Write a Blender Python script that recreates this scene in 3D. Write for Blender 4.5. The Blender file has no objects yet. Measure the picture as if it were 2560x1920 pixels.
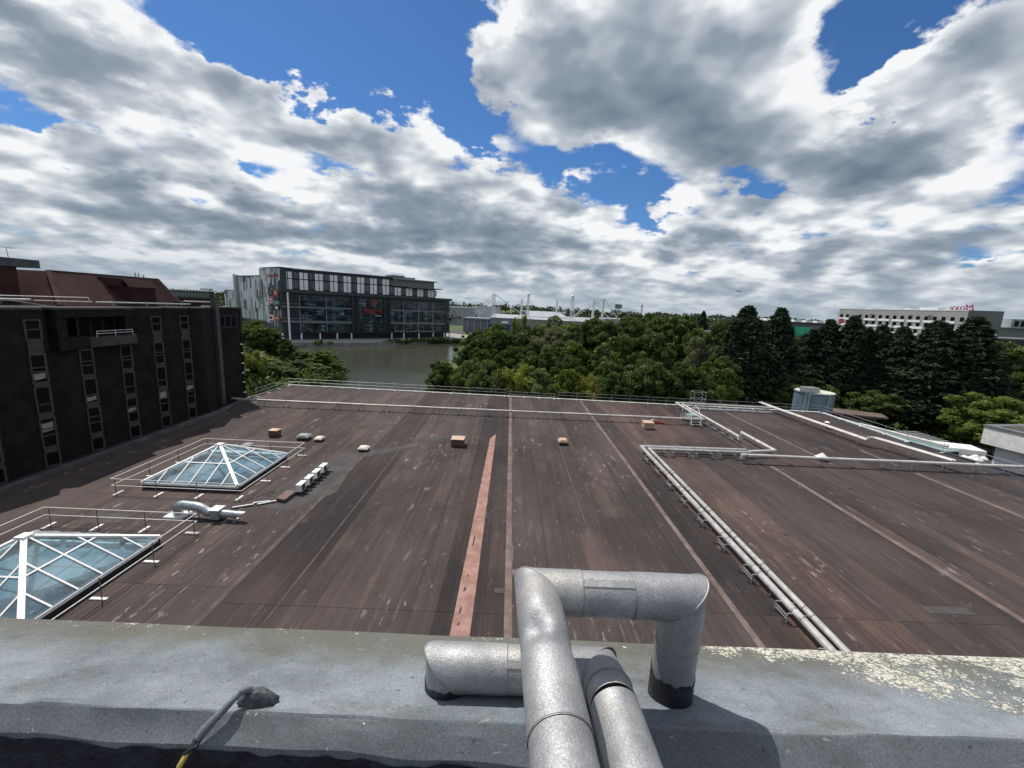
import bpy, bmesh, math, random
import numpy as np
from mathutils import Vector, Matrix, geometry
R = math.radians
scn = bpy.context.scene
col = scn.collection

# ------------------------------------------------------------------ camera
pitch, roll, yaw = R(10.303), R(2.691), R(-0.533)
fw = Vector((0, math.cos(pitch), -math.sin(pitch))); up0 = Vector((0, math.sin(pitch), math.cos(pitch))); rt0 = Vector((1, 0, 0))
rt = rt0*math.cos(roll) + up0*math.sin(roll); upv = -rt0*math.sin(roll) + up0*math.cos(roll)
Yw = Matrix.Rotation(yaw, 3, 'Z')
rt, upv, fw = Yw @ rt, Yw @ upv, Yw @ fw
cd = bpy.data.cameras.new('camera'); cam = bpy.data.objects.new('camera', cd); col.objects.link(cam)
cam.matrix_world = Matrix(((rt.x, upv.x, -fw.x, 0), (rt.y, upv.y, -fw.y, 0), (rt.z, upv.z, -fw.z, 13.0), (0, 0, 0, 1)))
cd.sensor_width = 36; cd.lens = 14.836; cd.clip_start = 0.05; cd.clip_end = 6000
scn.camera = cam

# ------------------------------------------------------------------ sun, sky, exposure
SUN = Vector((-0.42, 0.43, 1.0)).normalized()
SUN_E = 4.8
SKY = 0.10
ld = bpy.data.lights.new('sun', 'SUN'); ld.energy = SUN_E; ld.angle = R(0.53); ld.color = (1.0, 0.955, 0.89)
sun = bpy.data.objects.new('sun', ld); col.objects.link(sun)
sun.rotation_euler = SUN.to_track_quat('Z', 'Y').to_euler()
scn.view_settings.view_transform = 'Standard'; scn.view_settings.look = 'None'
scn.view_settings.exposure = 0.0; scn.view_settings.gamma = 1.0; scn.view_settings.use_curve_mapping = False

wld = bpy.data.worlds.new('World'); scn.world = wld; wld.use_nodes = True
NT = wld.node_tree; NT.nodes.clear()
class NB:
    """tiny node builder"""
    def __init__(s, nt): s.nt = nt
    def n(s, t, **k):
        x = s.nt.nodes.new(t)
        for a, b in k.items(): setattr(x, a, b)
        return x
    def put(s, sock, v):
        if isinstance(v, bpy.types.NodeSocket): s.nt.links.new(v, sock)
        elif v is not None: sock.default_value = v
    def m(s, op, a, b=None, c=None, clamp=False):
        x = s.n('ShaderNodeMath', operation=op, use_clamp=clamp)
        s.put(x.inputs[0], a); s.put(x.inputs[1], b); s.put(x.inputs[2], c)
        return x.outputs[0]
    def v(s, op, a, b=None, out=0):
        x = s.n('ShaderNodeVectorMath', operation=op)
        s.put(x.inputs[0], a)
        if b is not None: s.put(x.inputs[3 if op == 'SCALE' else 1], b)
        return x.outputs[out]
    def comb(s, x, y, z=0.0):
        c = s.n('ShaderNodeCombineXYZ'); s.put(c.inputs[0], x); s.put(c.inputs[1], y); s.put(c.inputs[2], z); return c.outputs[0]
    def noise(s, vec, scale, detail=4, rough=.55, dist=0.0, out='Fac'):
        x = s.n('ShaderNodeTexNoise'); s.put(x.inputs['Vector'], vec); s.put(x.inputs['Scale'], scale)
        s.put(x.inputs['Detail'], detail); s.put(x.inputs['Roughness'], rough); s.put(x.inputs['Distortion'], dist)
        return x.outputs[out]
    def ramp(s, f, a, b, lo=0.0, hi=1.0, smooth=True):
        x = s.n('ShaderNodeMapRange'); x.interpolation_type = 'SMOOTHSTEP' if smooth else 'LINEAR'
        s.put(x.inputs[0], f); s.put(x.inputs[1], a); s.put(x.inputs[2], b); s.put(x.inputs[3], lo); s.put(x.inputs[4], hi)
        return x.outputs[0]
    def mix(s, f, a, b, mode='MIX'):
        x = s.n('ShaderNodeMix', data_type='RGBA', blend_type=mode)
        s.put(x.inputs[0], f); s.put(x.inputs[6], a); s.put(x.inputs[7], b); return x.outputs[2]

def c4(c): return (c[0], c[1], c[2], 1.0)
# cloud cover in azimuth / elevation (radians): centre, radii, amount. Negative = blue gap.
COV=[(-0.52,0.46,0.11,0.07,-1.0),(-0.37,0.45,0.19,0.09,-1.1),(-0.21,0.47,0.14,0.10,-1.0),(-0.13,0.40,0.08,0.07,-0.8),(-0.09,0.35,0.05,0.04,-0.6),(0.64,0.44,0.07,0.06,-1.1),(0.61,0.40,0.05,0.04,-0.7),(0.08,0.32,0.10,0.04,-0.9),(0.18,0.30,0.09,0.04,-1.0),(0.25,0.26,0.07,0.05,-0.8),(0.29,0.22,0.05,0.04,-0.5),(0.48,0.26,0.06,0.03,-0.9),(-0.81,0.24,0.05,0.02,-0.8),(-0.39,0.26,0.07,0.02,-0.7),(0.81,0.11,0.03,0.02,-0.6),(0.82,0.31,0.02,0.03,-0.4),(0.32,0.12,0.05,0.02,-0.4),(-0.62,0.27,0.05,0.02,-0.4),(-0.31,0.50,0.03,0.03,0.9),(0.28,0.49,0.25,0.10,1.0),(0.37,0.37,0.22,0.10,1.0),(0.12,0.45,0.15,0.09,0.7),(-0.01,0.49,0.08,0.09,0.6),(-0.74,0.32,0.12,0.06,0.7),(-0.54,0.34,0.19,0.05,0.7),(-0.33,0.35,0.17,0.05,0.7),(-0.17,0.30,0.21,0.07,0.6),(0.71,0.32,0.11,0.07,0.7),(0.77,0.38,0.05,0.06,0.3),(0.61,0.28,0.15,0.06,0.7),(-0.17,0.17,0.34,0.07,0.5),(0.51,0.11,0.35,0.05,0.4),(-0.72,0.16,0.20,0.06,0.4)]
DRK=[(0.40,0.40,0.14,0.09,1.0),(0.15,0.40,0.09,0.06,0.8),(0.50,0.29,0.15,0.05,0.9),(-0.76,0.29,0.09,0.03,0.9),(-0.78,0.34,0.05,0.03,0.6),(-0.62,0.14,0.18,0.03,0.6),(-0.17,0.17,0.14,0.05,0.9),(-0.49,0.13,0.18,0.03,0.5),(-0.25,0.12,0.17,0.03,0.6),(0.62,0.26,0.12,0.04,0.8),(0.28,0.14,0.33,0.02,0.4),(0.58,0.12,0.16,0.02,0.4)]
def build_sky():
    b = NB(NT)
    sky = b.n('ShaderNodeTexSky', sky_type='NISHITA', sun_disc=False, sun_elevation=math.asin(SUN.z), sun_rotation=math.atan2(SUN.x, SUN.y))
    sky.air_density = 1.0; sky.dust_density = 0.3; sky.ozone_density = 2.5
    tc = b.n('ShaderNodeTexCoord').outputs['Generated']
    d = b.v('NORMALIZE', tc)
    sp = b.n('ShaderNodeSeparateXYZ'); b.put(sp.inputs[0], d); x, y, zz = sp.outputs
    az = b.m('ARCTAN2', x, y); el = b.m('ARCSINE', zz)
    den = b.m('ADD', b.m('MAXIMUM', zz, 0.0), 0.28)
    P = b.comb(b.m('DIVIDE', x, den), b.m('DIVIDE', y, den), 3.7)
    n1 = b.noise(P, 5.2, 8, .58)
    w2 = b.comb(b.m('MULTIPLY_ADD', n1, .26, -.13), b.m('MULTIPLY_ADD', n1, -.20, .10))
    ae = b.v('ADD', b.comb(az, el), w2)
    def blobs(L):
        acc = None
        for (a, e, ra, re, amp) in L:
            q = b.v('MULTIPLY', b.v('SUBTRACT', ae, (a, e, 0)), (1/ra, 1/re, 0))
            g = b.m('POWER', math.exp(-0.8), b.v('DOT_PRODUCT', q, q, out=1))
            acc = b.m('MULTIPLY', g, amp) if acc is None else b.m('MULTIPLY_ADD', g, amp, acc)
        return acc
    cov = blobs(COV); drk = blobs(DRK)
    m1 = b.noise(P, 3.4, 3, .50); m2 = b.noise(b.v('ADD', P, (-0.060, 0.064, 0.05)), 3.4, 3, .50)
    big = b.noise(P, 1.5, 3, .5)
    dens = b.m('ADD', b.m('MULTIPLY_ADD', cov, 0.25, b.m('MULTIPLY_ADD', n1, .62, b.m('MULTIPLY', m1, .38))), b.m('MULTIPLY', b.m('SUBTRACT', big, .5), .26))
    lowlift = b.ramp(el, 0.30, 0.03, 0.0, 0.10)
    dens = b.m('ADD', dens, lowlift)
    alpha = b.ramp(dens, 0.435, 0.545)
    relief = b.m('SUBTRACT', m1, m2)
    thick = b.ramp(dens, 0.50, 0.88)
    lit = b.m('ADD', b.m('MULTIPLY_ADD', relief, 2.9, 0.92), b.m('MULTIPLY_ADD', thick, -0.62, b.m('MULTIPLY', drk, -0.40)))
    lit = b.m('ADD', lit, b.m('MULTIPLY', b.m('SUBTRACT', big, .5), -0.8))
    lit = b.m('ADD', lit, b.m('MULTIPLY', b.m('SUBTRACT', n1, .5), 0.9))
    lit = b.m('ADD', lit, b.ramp(el, 0.32, 0.10, 0.0, -0.12))
    lit = b.ramp(lit, -0.40, 0.95, smooth=False)
    ccol = b.n('ShaderNodeValToRGB'); b.put(ccol.inputs[0], lit)
    cr = ccol.color_ramp; cr.elements[0].position = 0.0; cr.elements[0].color = (.150, .195, .262, 1)
    cr.elements[1].position = 1.0; cr.elements[1].color = (.92, .935, .95, 1)
    e = cr.elements.new(.50); e.color = (.285, .34, .41, 1)
    e = cr.elements.new(.77); e.color = (.53, .58, .635, 1)
    cloud = b.v('SCALE', ccol.outputs[0], 1.0/SKY)
    blue = b.mix(1.0, sky.outputs[0], (0.40, 0.66, 0.95, 1), 'MULTIPLY')
    skyc = b.mix(alpha, blue, cloud)
    hz = b.ramp(el, 0.12, -0.01, 0.0, 0.72)
    skyc = b.mix(hz, skyc, b.v('SCALE', (0.37, 0.445, 0.52), 1.0/SKY))
    bg = b.n('ShaderNodeBackground'); b.put(bg.inputs[0], skyc); bg.inputs[1].default_value = SKY
    out = b.n('ShaderNodeOutputWorld'); NT.links.new(bg.outputs[0], out.inputs[0])
build_sky()
wld.cycles.sampling_method = 'NONE'

# ------------------------------------------------------------------ helpers
MATS = {}
def mat(name, c1, c2=None, scale=3.0, rough=.7, metal=0.0, bump=0.0, bscale=30.0, detail=6, stretch=(1, 1, 1), spec=.4, objrand=0.0, coat=0.0):
    """principled with a noise mix of two colours, optional bump and per-object value variation"""
    if name in MATS: return MATS[name]
    m = bpy.data.materials.new(name); m.use_nodes = True; nt = m.node_tree; b = NB(nt)
    pr = nt.nodes['Principled BSDF']
    pos = b.n('ShaderNodeNewGeometry').outputs['Position']
    vec = b.v('MULTIPLY', pos, stretch)
    if c2 is None: c2 = tuple(min(1, k*1.25) for k in c1)
    f = b.ramp(b.noise(vec, scale, detail, .6), .35, .68)
    c = b.mix(f, c4(c1), c4(c2))
    if objrand:
        oi = b.n('ShaderNodeObjectInfo').outputs['Random']
        k = b.m('MULTIPLY_ADD', oi, 2*objrand, 1-objrand)
        c = b.mix(1.0, c, b.comb(k, k, k), 'MULTIPLY')
    b.put(pr.inputs['Base Color'], c)
    r = b.m('MULTIPLY_ADD', b.noise(vec, scale*2.3, 4, .6), .3, rough-.15)
    b.put(pr.inputs['Roughness'], r)
    pr.inputs['Metallic'].default_value = metal; pr.inputs['Specular IOR Level'].default_value = spec
    if bump:
        bn = b.n('ShaderNodeBump'); bn.inputs['Strength'].default_value = bump; bn.inputs['Distance'].default_value = .02
        b.put(bn.inputs['Height'], b.noise(vec, bscale, 5, .6)); b.put(pr.inputs['Normal'], bn.outputs[0])
    MATS[name] = m
    return m

WL = {}
def worldloc(o): return WL.get(o, Vector((0, 0, 0)))
def tag(o, label=None, cat=None, group=None, kind=None):
    if label: o['label'] = label
    if cat: o['category'] = cat
    if group: o['group'] = group
    if kind: o['kind'] = kind
    return o
def thing(name, loc, label, cat, group=None):
    o = bpy.data.objects.new(name, None); col.objects.link(o); o.location = loc; o.empty_display_size = .3
    WL[o] = Vector(loc); return tag(o, label, cat, group)
class Frame:
    """plan frame: s along the face, n inward, z up"""
    def __init__(s, o, d, left):
        s.o = Vector((o[0], o[1], 0)); d = Vector((d[0], d[1], 0)).normalized(); s.d = d
        s.i = Vector((-d.y, d.x, 0)) if left else Vector((d.y, -d.x, 0))
    def __call__(s, p): return s.o + s.d*p[0] + s.i*p[1] + Vector((0, 0, p[2]))
class MB:
    def __init__(s, fr=None): s.v = []; s.f = []; s.fr = fr
    def add(s, vs, fs):
        k = len(s.v)
        s.v += [tuple(s.fr(p)) if s.fr else tuple(p) for p in vs]; s.f += [tuple(k+i for i in f) for f in fs]; return s
    def box(s, x0, x1, y0, y1, z0, z1):
        return s.add([(x0,y0,z0),(x1,y0,z0),(x1,y1,z0),(x0,y1,z0),(x0,y0,z1),(x1,y0,z1),(x1,y1,z1),(x0,y1,z1)],
                     [(0,3,2,1),(4,5,6,7),(0,1,5,4),(1,2,6,5),(2,3,7,6),(3,0,4,7)])
    def prism(s, poly, z0, z1):
        n = len(poly)
        vs = [(p[0], p[1], z0 if not callable(z0) else z0(p)) for p in poly] + [(p[0], p[1], z1 if not callable(z1) else z1(p)) for p in poly]
        return s.add(vs, [tuple(range(n-1, -1, -1)), tuple(range(n, 2*n))] + [(i, (i+1) % n, n+(i+1) % n, n+i) for i in range(n)])
    def bar(s, a, b, w, h=None, up=(0, 0, 1)):
        """square bar from a to b"""
        a, b = Vector(a), Vector(b); h = h or w; d = (b-a).normalized(); u = Vector(up)
        if abs(d.dot(u)) > .98: u = Vector((0, 1, 0))
        r = d.cross(u).normalized(); u = r.cross(d)
        q = [(-1,-1),(1,-1),(1,1),(-1,1)]
        vs = [tuple(a+r*i*w/2+u*j*h/2) for i, j in q] + [tuple(b+r*i*w/2+u*j*h/2) for i, j in q]
        return s.add(vs, [(0,3,2,1),(4,5,6,7),(0,1,5,4),(1,2,6,5),(2,3,7,6),(3,0,4,7)])
    def tube(s, pts, r, n=10, cap=True):
        """mitred tube along a polyline; r number or list"""
        pts = [Vector(p) for p in pts]; m = len(pts); rs = r if isinstance(r, (list, tuple)) else [r]*m
        d0 = (pts[1]-pts[0]).normalized(); u = Vector((0, 0, 1)) if abs(d0.z) < .95 else Vector((0, 1, 0))
        a = d0.cross(u).normalized(); b = a.cross(d0).normalized(); rings = []
        ring = [pts[0]+(a*math.cos(t)+b*math.sin(t))*rs[0] for t in [2*math.pi*k/n for k in range(n)]]
        rings.append(ring)
        for i in range(1, m):
            di = (pts[i]-pts[i-1]).normalized()
            nn = di if i == m-1 else (di+(pts[i+1]-pts[i]).normalized()).normalized()
            new = []
            for p in rings[-1]:
                off = p-pts[i-1]; off = off - di*off.dot(di); off = off.normalized()*rs[i]
                base = pts[i]+off
                t = (pts[i]-base).dot(nn)/max(1e-6, di.dot(nn))
                new.append(base+di*t)
            rings.append(new)
            if i < m-1:   # restore true radius directions for the next leg
                dn = (pts[i+1]-pts[i]).normalized()
        vs = [tuple(p) for rg in rings for p in rg]; fs = []
        for i in range(m-1):
            for k in range(n): fs.append((i*n+k, i*n+(k+1) % n, (i+1)*n+(k+1) % n, (i+1)*n+k))
        if cap: fs += [tuple(range(n-1, -1, -1)), tuple(range((m-1)*n, m*n))]
        return s.add(vs, fs)
    def lathe(s, c, prof, n=16):
        vs = []; fs = []
        for (r, z) in prof:
            for k in range(n): vs.append((c[0]+r*math.cos(2*math.pi*k/n), c[1]+r*math.sin(2*math.pi*k/n), c[2]+z))
        for i in range(len(prof)-1):
            for k in range(n): fs.append((i*n+k, i*n+(k+1) % n, (i+1)*n+(k+1) % n, (i+1)*n+k))
        fs += [tuple(range(n-1, -1, -1)), tuple(range((len(prof)-1)*n, len(prof)*n))]
        return s.add(vs, fs)
    def build(s, name, m, parent=None, smooth=False, bevel=0.0, fix=True, sharp=40):
        o0 = worldloc(parent) if parent else Vector((0, 0, 0))
        me = bpy.data.meshes.new(name)
        me.from_pydata([(p[0]-o0.x, p[1]-o0.y, p[2]-o0.z) for p in s.v], [], s.f)
        if fix or bevel:
            bm = bmesh.new(); bm.from_mesh(me)
            if bevel: bmesh.ops.bevel(bm, geom=list(bm.edges), offset=bevel, segments=1, affect='EDGES', clamp_overlap=True)
            bmesh.ops.recalc_face_normals(bm, faces=bm.faces); bm.to_mesh(me); bm.free()
        if smooth:
            me.shade_smooth()
            try: me.set_sharp_from_angle(angle=R(sharp))
            except Exception: pass
        me.materials.append(MATS[m] if isinstance(m, str) else m)
        o = bpy.data.objects.new(name, me); col.objects.link(o)
        if parent: o.parent = parent; WL[o] = o0
        return o
def inst(name, me, parent, loc, rz=0.0, scale=(1, 1, 1), m=None):
    """a piece sharing mesh data; loc in world"""
    o = bpy.data.objects.new(name, me); col.objects.link(o); o.parent = parent
    o.location = Vector(loc)-worldloc(parent); o.rotation_euler = (0, 0, rz); o.scale = scale
    if m:
        o.material_slots[0].link = 'OBJECT'; o.material_slots[0].material = MATS[m] if isinstance(m, str) else m
    return o
def unit_box(name, m, bevel=0.0):
    me = bpy.data.meshes.new(name); mb = MB().box(-.5, .5, -.5, .5, -.5, .5)
    me.from_pydata(mb.v, [], mb.f); me.materials.append(MATS[m] if isinstance(m, str) else m); return me
def copy_tree(o, parent=None):
    c = o.copy(); col.objects.link(c); c.parent = parent
    for ch in o.children: copy_tree(ch, c)
    return c
def text(s, name, size, m, parent, mx, ext=.02, shear=0.0, align='CENTER', xs=1.0):
    """lettering as a mesh; mx = 4x4 world matrix of the text plane"""
    cu = bpy.data.curves.new(name, 'FONT'); cu.body = s; cu.size = size; cu.extrude = ext; cu.shear = shear; cu.align_x = align; cu.align_y = 'CENTER'
    cu.resolution_u = 3
    t = bpy.data.objects.new(name, cu); col.objects.link(t)
    dg = bpy.context.evaluated_depsgraph_get(); me = bpy.data.meshes.new_from_object(t.evaluated_get(dg))
    bpy.data.objects.remove(t); bpy.data.curves.remove(cu)
    me.transform(Matrix.Translation(-worldloc(parent)) @ mx @ Matrix.Diagonal((xs, 1, 1, 1)))
    me.materials.clear(); me.materials.append(MATS[m]); me.name = name
    o = bpy.data.objects.new(name, me); col.objects.link(o); o.parent = parent; WL[o] = worldloc(parent)
    return o
def plane_mx(o, d, up=(0, 0, 1)):
    d = Vector(d).normalized(); u = Vector(up); n = d.cross(u)
    return Matrix(((d.x, u.x, n.x, o[0]), (d.y, u.y, n.y, o[1]), (d.z, u.z, n.z, o[2]), (0, 0, 0, 1)))
ORD = ['first','second','third','fourth','fifth','sixth','seventh','eighth','ninth','tenth','eleventh','twelfth','thirteenth','fourteenth','fifteenth','sixteenth','seventeenth','eighteenth','nineteenth','twentieth']
GZ, LZ = -7.0, -8.5
# ------------------------------------------------------------------ materials
def felt(name='roof_felt', mul=(1, 1, 1), worn=1.0):
    m = bpy.data.materials.new(name); m.use_nodes = True; nt = m.node_tree; b = NB(nt); pr = nt.nodes['Principled BSDF']
    pos = b.n('ShaderNodeNewGeometry').outputs['Position']
    rnd = b.n('ShaderNodeObjectInfo').outputs['Random']
    ps = b.v('ADD', pos, b.comb(0, 0, b.m('MULTIPLY', rnd, 37.0)))
    big = b.ramp(b.noise(b.v('MULTIPLY', pos, (.11, .06, 1)), 1.0, 5, .62), .36, .66)
    c = b.mix(big, (.041, .0345, .0335, 1), (.076, .0600, .0555, 1))
    patch = b.ramp(b.noise(b.v('MULTIPLY', ps, (.30, .08, 1)), 1.0, 5, .6), .50, .70)
    c = b.mix(b.m('MULTIPLY', patch, .55), c, (.110, .075, .063, 1))
    xs = b.n('ShaderNodeSeparateXYZ'); b.put(xs.inputs[0], pos); X = xs.outputs[0]
    one = b.comb(X, b.m('MULTIPLY', xs.outputs[1], .012), 0.0)                  # dead straight roller marks along the sheets
    l1 = b.noise(one, 3.1, 4, .65); l2 = b.noise(one, 13.0, 3, .7)
    c = b.mix(1.0, c, b.comb(*[b.m('MULTIPLY_ADD', b.ramp(l1, .32, .68), .24, .88)]*3), 'MULTIPLY')
    st = l2
    zone = b.ramp(b.noise(b.v('MULTIPLY', pos, (.14, .07, 1)), 1.0, 4, .62), .43, .60)
    dash = b.ramp(b.noise(b.v('MULTIPLY', pos, (1.9, .55, 1)), 1.0, 5, .66), .47, .60)
    s1 = b.m('MULTIPLY', b.m('MULTIPLY', b.ramp(l2, .52, .66), dash), b.m('MULTIPLY_ADD', zone, .85, .15))
    c = b.mix(b.m('MULTIPLY', s1, .72*worn), c, (.190, .158, .147, 1))
    bl = b.ramp(b.noise(b.v('MULTIPLY', ps, (2.4, .8, 1)), 1.0, 6, .62), .615, .665)
    c = b.mix(b.m('MULTIPLY', bl, b.m('MULTIPLY_ADD', zone, .66*worn, .14*worn)), c, (.225, .190, .176, 1))
    dk = b.m('MULTIPLY', b.ramp(l2, .50, .34), b.ramp(b.noise(b.v('MULTIPLY', pos, (1.2, .3, 1)), 1.0, 4, .6), .46, .62))
    c = b.mix(b.m('MULTIPLY', dk, .40), c, (.028, .0255, .0255, 1))
    sp = b.ramp(b.noise(pos, 2.1, 6, .72), .675, .705)
    c = b.mix(b.m('MULTIPLY', sp, .55), c, (.26, .225, .205, 1))
    dot = b.ramp(b.noise(pos, 5.3, 3, .6), .735, .75); c = b.mix(b.m('MULTIPLY', dot, .8), c, (.02, .018, .018, 1))
    gr = b.noise(pos, 38, 4, .75)
    c = b.mix(1.0, c, b.comb(*[b.m('MULTIPLY_ADD', b.ramp(gr, .3, .7), .55, .74)]*3), 'MULTIPLY')
    k = b.m('MULTIPLY_ADD', rnd, .09, .97); c = b.mix(1.0, c, b.comb(b.m('MULTIPLY', k, mul[0]), b.m('MULTIPLY', k, mul[1]), b.m('MULTIPLY', k, mul[2])), 'MULTIPLY')
    b.put(pr.inputs['Base Color'], c); pr.inputs['Roughness'].default_value = .93; pr.inputs['Specular IOR Level'].default_value = .12
    bn = b.n('ShaderNodeBump'); bn.inputs['Strength'].default_value = .3; bn.inputs['Distance'].default_value = .01
    b.put(bn.inputs['Height'], b.m('ADD', gr, b.m('MULTIPLY', st, 1.5))); b.put(pr.inputs['Normal'], bn.outputs[0])
    MATS[name] = m
felt()
felt('felt_dark', (.72, .72, .74), .5)
felt('felt_warm', (1.06, 1.05, 1.04), 1.2)
felt('felt_rust', (1.20, 1.08, 1.02), 1.0)
felt('felt_cool', (.86, .86, .87), .7)
mat('felt_red', (.24, .135, .112), (.34, .205, .172), 1.4, .9, bump=.3, bscale=45, spec=.15)
mat('felt_dull', (.070, .057, .053), (.11, .088, .082), 1.1, .9, spec=.1)
mat('felt_ridge', (.115, .082, .073), (.185, .142, .13), 1.1, .9, bump=.2, bscale=40, spec=.15)
mat('felt_patch', (.054, .050, .050), (.080, .073, .071), .6, .9, spec=.15)
mat('white_trim', (.62, .61, .58), (.78, .77, .74), 1.2, .7)
mat('kerb_grey', (.055, .058, .058), (.095, .098, .098), .8, .85)
mat('pipe_white', (.42, .395, .37), (.56, .535, .50), 1.7, .45, spec=.5)
mat('pipe_silver', (.38, .365, .35), (.54, .52, .50), 2.6, .38, metal=.3)
mat('band_dark', (.22, .21, .20), (.34, .32, .30), 5, .5, metal=.4)
mat('galv', (.34, .345, .35), (.46, .465, .47), 4, .5, metal=.6)
mat('rail', (.66, .65, .63), (.76, .75, .73), 3, .5)
mat('post_dark', (.12, .118, .12), (.17, .165, .165), 3, .6, metal=.3)
mat('foot_white', (.60, .59, .57), (.72, .71, .69), 2, .6)
mat('black_rubber', (.015, .015, .016), (.028, .027, .028), 4, .8)
mat('white_paint', (.74, .74, .73), (.82, .82, .81), 2, .45)
mat('ac_grille', (.03, .032, .034), (.05, .05, .052), 10, .6)
mat('vent_brown', (.115, .062, .047), (.15, .085, .066), 3, .7)
mat('vent_top', (.44, .29, .20), (.52, .36, .26), 3, .6)
mat('vent_cream', (.34, .235, .17), (.42, .30, .22), 3, .65)
mat('dome_grey', (.20, .215, .20), (.29, .30, .28), 5, .6)
mat('dome_cream', (.50, .46, .40), (.62, .58, .52), 5, .55)
mat('duct_metal', (.30, .345, .38), (.40, .44, .47), 2.5, .4, metal=.6)
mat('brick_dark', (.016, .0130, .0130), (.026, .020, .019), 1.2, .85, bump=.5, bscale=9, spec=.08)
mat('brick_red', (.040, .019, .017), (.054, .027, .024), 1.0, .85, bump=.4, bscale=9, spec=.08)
mat('conc_frame', (.058, .055, .056), (.078, .074, .073), 3, .85, spec=.08)
mat('coping', (.040, .038, .038), (.075, .072, .07), 2, .8, spec=.08)
mat('tile_brown', (.042, .022, .020), (.060, .032, .029), 1.0, .75, spec=.08)
mat('louvre', (.034, .018, .016), (.046, .025, .022), 2, .7, spec=.08)
mat('glass_dark', (.006, .006, .008), (.012, .012, .014), 2, .22, spec=.06)
mat('glass_blue', (.006, .008, .016), (.010, .013, .022), 2, .25, spec=.08)
mat('roof_grey', (.11, .115, .12), (.16, .165, .17), .6, .85)
mat('clad_light', (.52, .56, .58), (.60, .64, .66), .4, .5, objrand=.16)
mat('clad_mid', (.22, .245, .255), (.28, .30, .31), .4, .5, objrand=.2)
mat('clad_dark', (.030, .038, .048), (.048, .056, .066), .4, .5, objrand=.25)
mat('rw_black', (.010, .013, .020), (.016, .020, .029), .5, .4)
mat('rw_fascia', (.022, .032, .034), (.034, .046, .048), .5, .45)
mat('rw_white', (.66, .66, .68), (.74, .74, .75), .6, .6, objrand=.06)
mat('rw_grey', (.085, .09, .10), (.13, .135, .145), .6, .6, objrand=.35)
mat('rw_spandrel', (.11, .135, .14), (.15, .175, .18), .5, .5)
def glazing():
    m = bpy.data.materials.new('curtain_glass'); m.use_nodes = True; nt = m.node_tree; b = NB(nt); pr = nt.nodes['Principled BSDF']
    oi = b.n('ShaderNodeObjectInfo').outputs['Random']
    pos = b.n('ShaderNodeNewGeometry').outputs['Position']
    f = b.ramp(b.noise(b.v('MULTIPLY', pos, (.22, .22, 1.1)), 1.0, 5, .68), .44, .66)
    c = b.mix(f, (.012, .022, .032, 1), (.10, .135, .150, 1))  # noise and per-pane tint paint reflections and interior glimpses into the colour
    k = b.m('MULTIPLY_ADD', b.m('POWER', oi, 2.0), 1.7, .35); c = b.mix(1.0, c, b.comb(k, k, k), 'MULTIPLY')
    b.put(pr.inputs['Base Color'], c); pr.inputs['Roughness'].default_value = .08; pr.inputs['Specular IOR Level'].default_value = .45
    MATS['curtain_glass'] = m
glazing()
mat('sign_red', (.30, .035, .035), (.36, .05, .045), 1, .5)
mat('sign_pink', (.52, .10, .20), (.58, .13, .24), 1, .5)
mat('sign_teal', (.10, .30, .30), (.13, .36, .35), 1, .5)
mat('sign_black', (.012, .014, .018), (.02, .02, .025), 1, .5)
mat('sign_white', (.75, .75, .75), (.8, .8, .8), 1, .5)
mat('quay_conc', (.16, .16, .15), (.23, .23, .215), .4, .85, bump=.3, bscale=3)
mat('paving', (.22, .215, .20), (.28, .27, .255), .3, .9)
mat('asphalt', (.045, .045, .047), (.065, .064, .064), .5, .9)
mat('grass', (.045, .065, .018), (.085, .105, .035), .12, .95, bump=.4, bscale=2)
mat('arena_roof', (.27, .285, .30), (.34, .355, .37), .2, .6)
mat('arena_wall', (.15, .17, .20), (.20, .225, .26), .15, .6)
mat('arena_blue', (.018, .035, .14), (.025, .045, .17), .2, .5)
mat('mast_white', (.62, .63, .64), (.70, .71, .72), .5, .5)
mat('hotel_grey', (.30, .295, .29), (.36, .355, .35), .1, .7)
mat('hotel_dark', (.115, .118, .125), (.15, .152, .16), .1, .7)
mat('hotel_white', (.80, .80, .79), (.86, .86, .85), .2, .6)
mat('sign_magenta', (.28, .025, .065), (.34, .04, .085), 1, .5)
mat('tank_blue', (.095, .155, .20), (.17, .225, .265), .7, .45, metal=.2, stretch=(1, 1, .25))
mat('tank_top', (.42, .42, .34), (.60, .59, .50), .9, .8)
mat('roof_teal', (.16, .24, .235), (.24, .32, .31), .5, .8)
mat('shed_brown', (.085, .065, .055), (.14, .105, .088), .7, .85)
mat('white_render', (.62, .61, .58), (.76, .75, .72), 1.4, .8, bump=.25, bscale=8)
mat('dark_metal', (.05, .052, .055), (.08, .08, .085), 2, .6)
mat('bag_white', (.66, .66, .62), (.78, .78, .74), 3, .7)
mat('red_paint', (.40, .05, .045), (.48, .07, .06), 3, .5)
mat('yellow_paint', (.50, .40, .10), (.60, .47, .13), 14, .7)
mat('bark', (.055, .042, .032), (.085, .066, .052), 4, .95)
mat('cable_black', (.02, .02, .022), (.03, .03, .032), 4, .6)
mat('green_mural', (.03, .34, .20), (.05, .42, .25), .3, .6)
mat('straw', (.30, .25, .13), (.38, .32, .17), .5, .9)
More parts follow.
